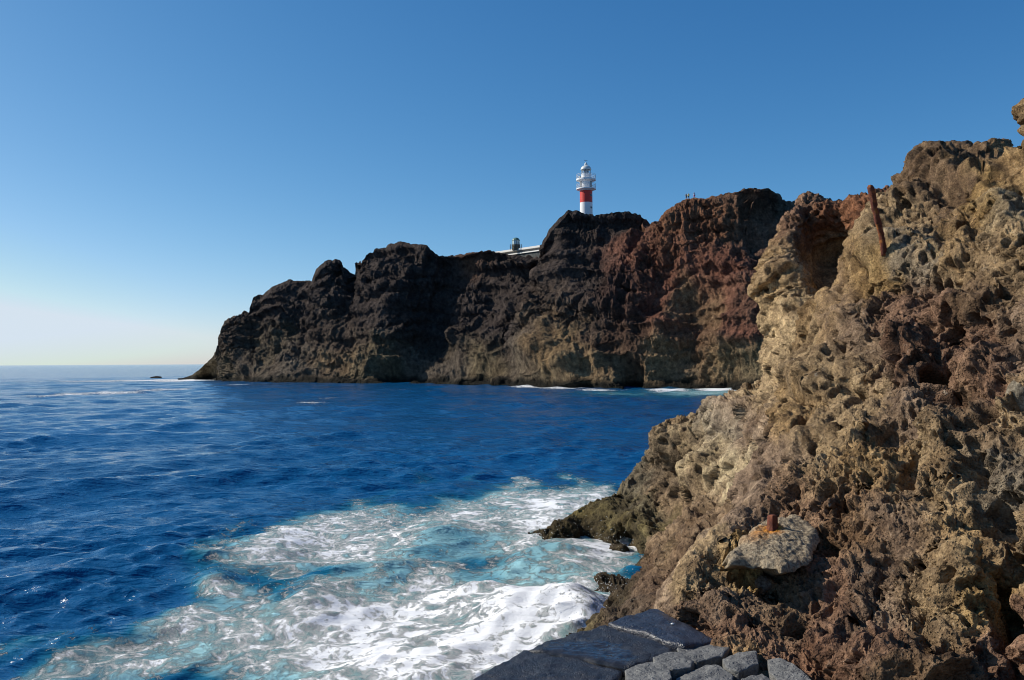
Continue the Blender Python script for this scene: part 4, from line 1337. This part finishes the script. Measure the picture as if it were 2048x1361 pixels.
def build_old_station():
    DL, DR = 254.0, 240.0
    zo = lambda zx, zy: (940 + zx / 9.72, 440 + zy / 9.72)
    # the long wall, nearer on the right, seen under its white coping
    depth = lambda zx: DL + (DR - DL) * (zx - 600) / 900
    P = lambda zx, zy: at(*zo(zx, zy), depth(zx))
    a, b = P(600, 620), P(1500, 505)
    along = (b - a)
    along[2] = 0
    L0 = np.linalg.norm(along)
    along /= L0
    backd = np.array([-along[1], along[0], 0])
    if backd[1] < 0:
        backd = -backd
    mid = (a + b) / 2
    zt = float((P(600, 602)[2] + P(1500, 488)[2]) / 2)
    z1 = float((P(600, 636)[2] + P(1500, 530)[2]) / 2)
    z2 = float((P(740, 672)[2] + P(1460, 575)[2]) / 2)
    z3 = float((P(740, 692)[2] + P(1460, 602)[2]) / 2)
    zb_ = z3 - 3.6
    rz = math.atan2(along[1], along[0])
    base = mid + backd * 6
    r = root('lighthouse_station', (base[0], base[1], zb_), 'low flat roofed station with white bands and an old green lantern on its roof', 'building')
    r.rotation_euler = (0, 0, rz)
    white = plain('station_white', (0.82, 0.79, 0.72), 0.7, 0.05, 0.7)
    wall_grey = plain('station_grey', (0.20, 0.20, 0.20), 0.8, 0.15, 1.0)  # the wall's own grey, between the two white bands
    ts = NT('station_stone')
    co = ts.coord('Object')
    v = ts.voronoi(co, 1.7, 'F1', 'Color')
    c = ts.mix(ts.remap(v, 0, 1), (0.045, 0.05, 0.05), (0.13, 0.135, 0.13))
    stone = ts.done(c, 0.9, ts.bump(ts.voronoi(co, 1.7, 'DISTANCE_TO_EDGE'), 0.8, 0.08), 0.2)
    W = L0 + 26
    y = 0.0
    box_mesh('base_wall', W, 12.0, z3 - zb_, stone, r, (0, 0, (z3 - zb_) / 2))
    box_mesh('ledge', W + 0.6, 12.7, z2 - z3, white, r, (0, 0, (z2 + z3) / 2 - zb_ + 0.002), 0, 0.02, label='lower white band')
    box_mesh('wall', W - 0.4, 11.4, z1 - z2, wall_grey, r, (0, 0, (z1 + z2) / 2 - zb_ + 0.003))
    box_mesh('parapet', W + 0.8, 12.9, zt - z1, white, r, (0, 0, (zt + z1) / 2 - zb_ + 0.004), 0, 0.02, label='upper white band')
    # the old lantern on the roof
    Dl = 249.0
    m = Dl / FPX
    cpt = at(940 + 893 / 9.72, 440 + 560 / 9.72, Dl)
    lan = link('lantern', None, r, label='old green lantern')
    lan.location = Matrix.Rotation(-rz, 3, 'Z') @ Vector((cpt[0] - base[0], cpt[1] - base[1], 0)) + Vector((0, 0, zt - zb_))
    Z = lambda zy: float(at(940 + 893 / 9.72, 440 + zy / 9.72, Dl)[2]) - zt
    Rd = 80 / 9.72 * m
    green = plain('lantern_green', (0.10, 0.19, 0.155), 0.5, 0.2, 1.2)
    brown = plain('drum_stone', (0.11, 0.10, 0.07), 0.85, 0.3, 2.0)
    glass = plain('old_glass', (0.62, 0.72, 0.70), 0.08, 0.1, 1.0, 0.6)
    dark = plain('old_iron', (0.04, 0.045, 0.055), 0.6, 0.2, 2.0)
    lathe('drum', sharp((Rd, -0.35), (Rd, Z(487)), (Rd * 0.5, Z(487))), brown, lan, 32)
    Rg = 74 / 9.72 * m
    segs = []
    for k in range(10):
        a0, a1 = 2 * math.pi * k / 10, 2 * math.pi * (k + 1) / 10
        lathe('pane', [(Rg, Z(487)), (Rg, Z(408))], glass, lan, 2, a0 + 0.03, a1 - 0.03)
        segs.append(((Rg * math.cos(a0), Rg * math.sin(a0), Z(487)), (Rg * math.cos(a0), Rg * math.sin(a0), Z(408))))
    tubes('mullions', segs, 0.05, green, lan)
    lathe('dome', [(Rg * 0.9, Z(410)), (Rg * 1.06, Z(410)), (Rg * 1.06, Z(400)), (Rg * 0.9, Z(378)), (Rg * 0.62, Z(356)), (Rg * 0.3, Z(348)), (0.05, Z(346))], green, lan, 10, smooth_shade=False)
    railing(lan, 115 / 9.72 * m, -0.25, Z(485) + 0.25, dark, 14, 2, 0.035)


build_old_station()


# ------------------------------------------------------------------ people on the ridge
def person(px, py_foot, d, height, shirt, trousers, skin, hair, face_dir, arms, label):
    pos = at(px, py_foot, d)
    s_ = height / 1.75
    J = {'pel': (0, 0, 0.95), 'bel': (0, 0.01, 1.10), 'che': (0, 0, 1.32), 'nec': (0, 0.0, 1.48), 'hea': (0, -0.02, 1.58), 'top': (0, -0.01, 1.70),
         'shl': (-0.19, 0, 1.41), 'ell': (-0.27, 0.02, 1.14), 'wrl': (-0.22, -0.12, 0.93), 'hdl': (-0.21, -0.17, 0.86),
         'shr': (0.19, 0, 1.41), 'elr': (0.28, 0.03, 1.14), 'wrr': (0.25, -0.10, 0.92), 'hdr': (0.24, -0.14, 0.85),
         'hpl': (-0.10, 0, 0.90), 'knl': (-0.11, -0.02, 0.50), 'anl': (-0.12, 0.02, 0.09), 'tol': (-0.13, -0.14, 0.04),
         'hpr': (0.10, 0, 0.90), 'knr': (0.12, -0.03, 0.50), 'anr': (0.14, 0.02, 0.09), 'tor': (0.15, -0.14, 0.04)}
    if arms == 'raised':
        J['ell'], J['wrl'], J['hdl'] = (-0.34, -0.05, 1.22), (-0.30, -0.22, 1.36), (-0.25, -0.26, 1.42)
    if arms == 'hips':
        J['ell'], J['wrl'], J['hdl'] = (-0.40, 0.05, 1.18), (-0.22, -0.05, 1.02), (-0.16, -0.08, 0.99)
        J['elr'], J['wrr'], J['hdr'] = (0.40, 0.05, 1.18), (0.22, -0.05, 1.02), (0.16, -0.08, 0.99)
    Rr = {'pel': 0.155, 'bel': 0.14, 'che': 0.165, 'nec': 0.06, 'hea': 0.095, 'top': 0.085, 'shl': 0.07, 'ell': 0.045, 'wrl': 0.033, 'hdl': 0.04,
          'shr': 0.07, 'elr': 0.045, 'wrr': 0.033, 'hdr': 0.04, 'hpl': 0.10, 'knl': 0.065, 'anl': 0.045, 'tol': 0.04, 'hpr': 0.10, 'knr': 0.065, 'anr': 0.045, 'tor': 0.04}
    Ed = [('pel', 'bel'), ('bel', 'che'), ('che', 'nec'), ('nec', 'hea'), ('hea', 'top'), ('che', 'shl'), ('shl', 'ell'), ('ell', 'wrl'), ('wrl', 'hdl'), ('che', 'shr'), ('shr', 'elr'),
          ('elr', 'wrr'), ('wrr', 'hdr'), ('pel', 'hpl'), ('hpl', 'knl'), ('knl', 'anl'), ('anl', 'tol'), ('pel', 'hpr'), ('hpr', 'knr'), ('knr', 'anr'), ('anr', 'tor')]
    names = list(J)
    me = bpy.data.meshes.new('person')
    me.from_pydata([tuple(c * s_ for c in J[k]) for k in names], [(names.index(a), names.index(b)) for a, b in Ed], [])
    o = link('person', me, None, label, 'person', 'people on the ridge')
    mod = o.modifiers.new('skin', 'SKIN')
    for k, sv in zip(names, me.skin_vertices[0].data):
        sv.radius = (Rr[k] * s_, Rr[k] * s_)
    me.skin_vertices[0].data[0].use_root = True
    sub = o.modifiers.new('sub', 'SUBSURF')
    sub.levels = sub.render_levels = 1
    dg = bpy.context.evaluated_depsgraph_get()
    me2 = bpy.data.meshes.new_from_object(o.evaluated_get(dg))
    o.modifiers.clear()
    o.data = me2
    me2.materials.clear()
    for nm, c in (('skin', skin), ('shirt', shirt), ('trousers', trousers), ('hair', hair)):
        me2.materials.append(plain('person_' + nm, c, 0.8, 0.1, 6.0))
    for p in me2.polygons:
        x, y, z = (c / s_ for c in p.center)
        k = 0
        if z > 1.665 or (z > 1.56 and y > 0.02):
            k = 3
        elif z > 1.0 and z < 1.46 and abs(x) < 0.31:
            k = 1
        elif 0.5 < z <= 1.0 and abs(x) < 0.2:
            k = 2
        p.material_index = k
        p.use_smooth = True
    o.location = Vector(pos)
    o.rotation_euler = (0, 0, face_dir)
    return o


skin_c = (0.42, 0.24, 0.16)
for _px, _dz, _h, _sh, _tr, _hr_, _fd, _arm, _lab in [
        (1372.6, 3.2, 1.60, (0.26, 0.22, 0.17), (0.10, 0.09, 0.08), (0.06, 0.04, 0.03), 0.4, 'hips', 'distant person in tan and grey, leftmost of three on the ridge'),
        (1377.2, 3.2, 1.58, (0.62, 0.50, 0.16), (0.03, 0.03, 0.04), (0.25, 0.08, 0.04), -0.3, 'down', 'distant person in a yellow top, middle of three on the ridge'),
        (1388.6, 0.6, 1.62, (0.62, 0.66, 0.76), (0.55, 0.04, 0.10), (0.35, 0.15, 0.10), 0.2, 'raised', 'distant person in pale top and red shorts, rightmost on the ridge')]:
    _ry, _rd = ridge(_px, 1.6)
    person(_px, _ry + _dz, _rd + 0.4, _h, _sh, _tr, skin_c, _hr_, _fd, _arm, _lab)
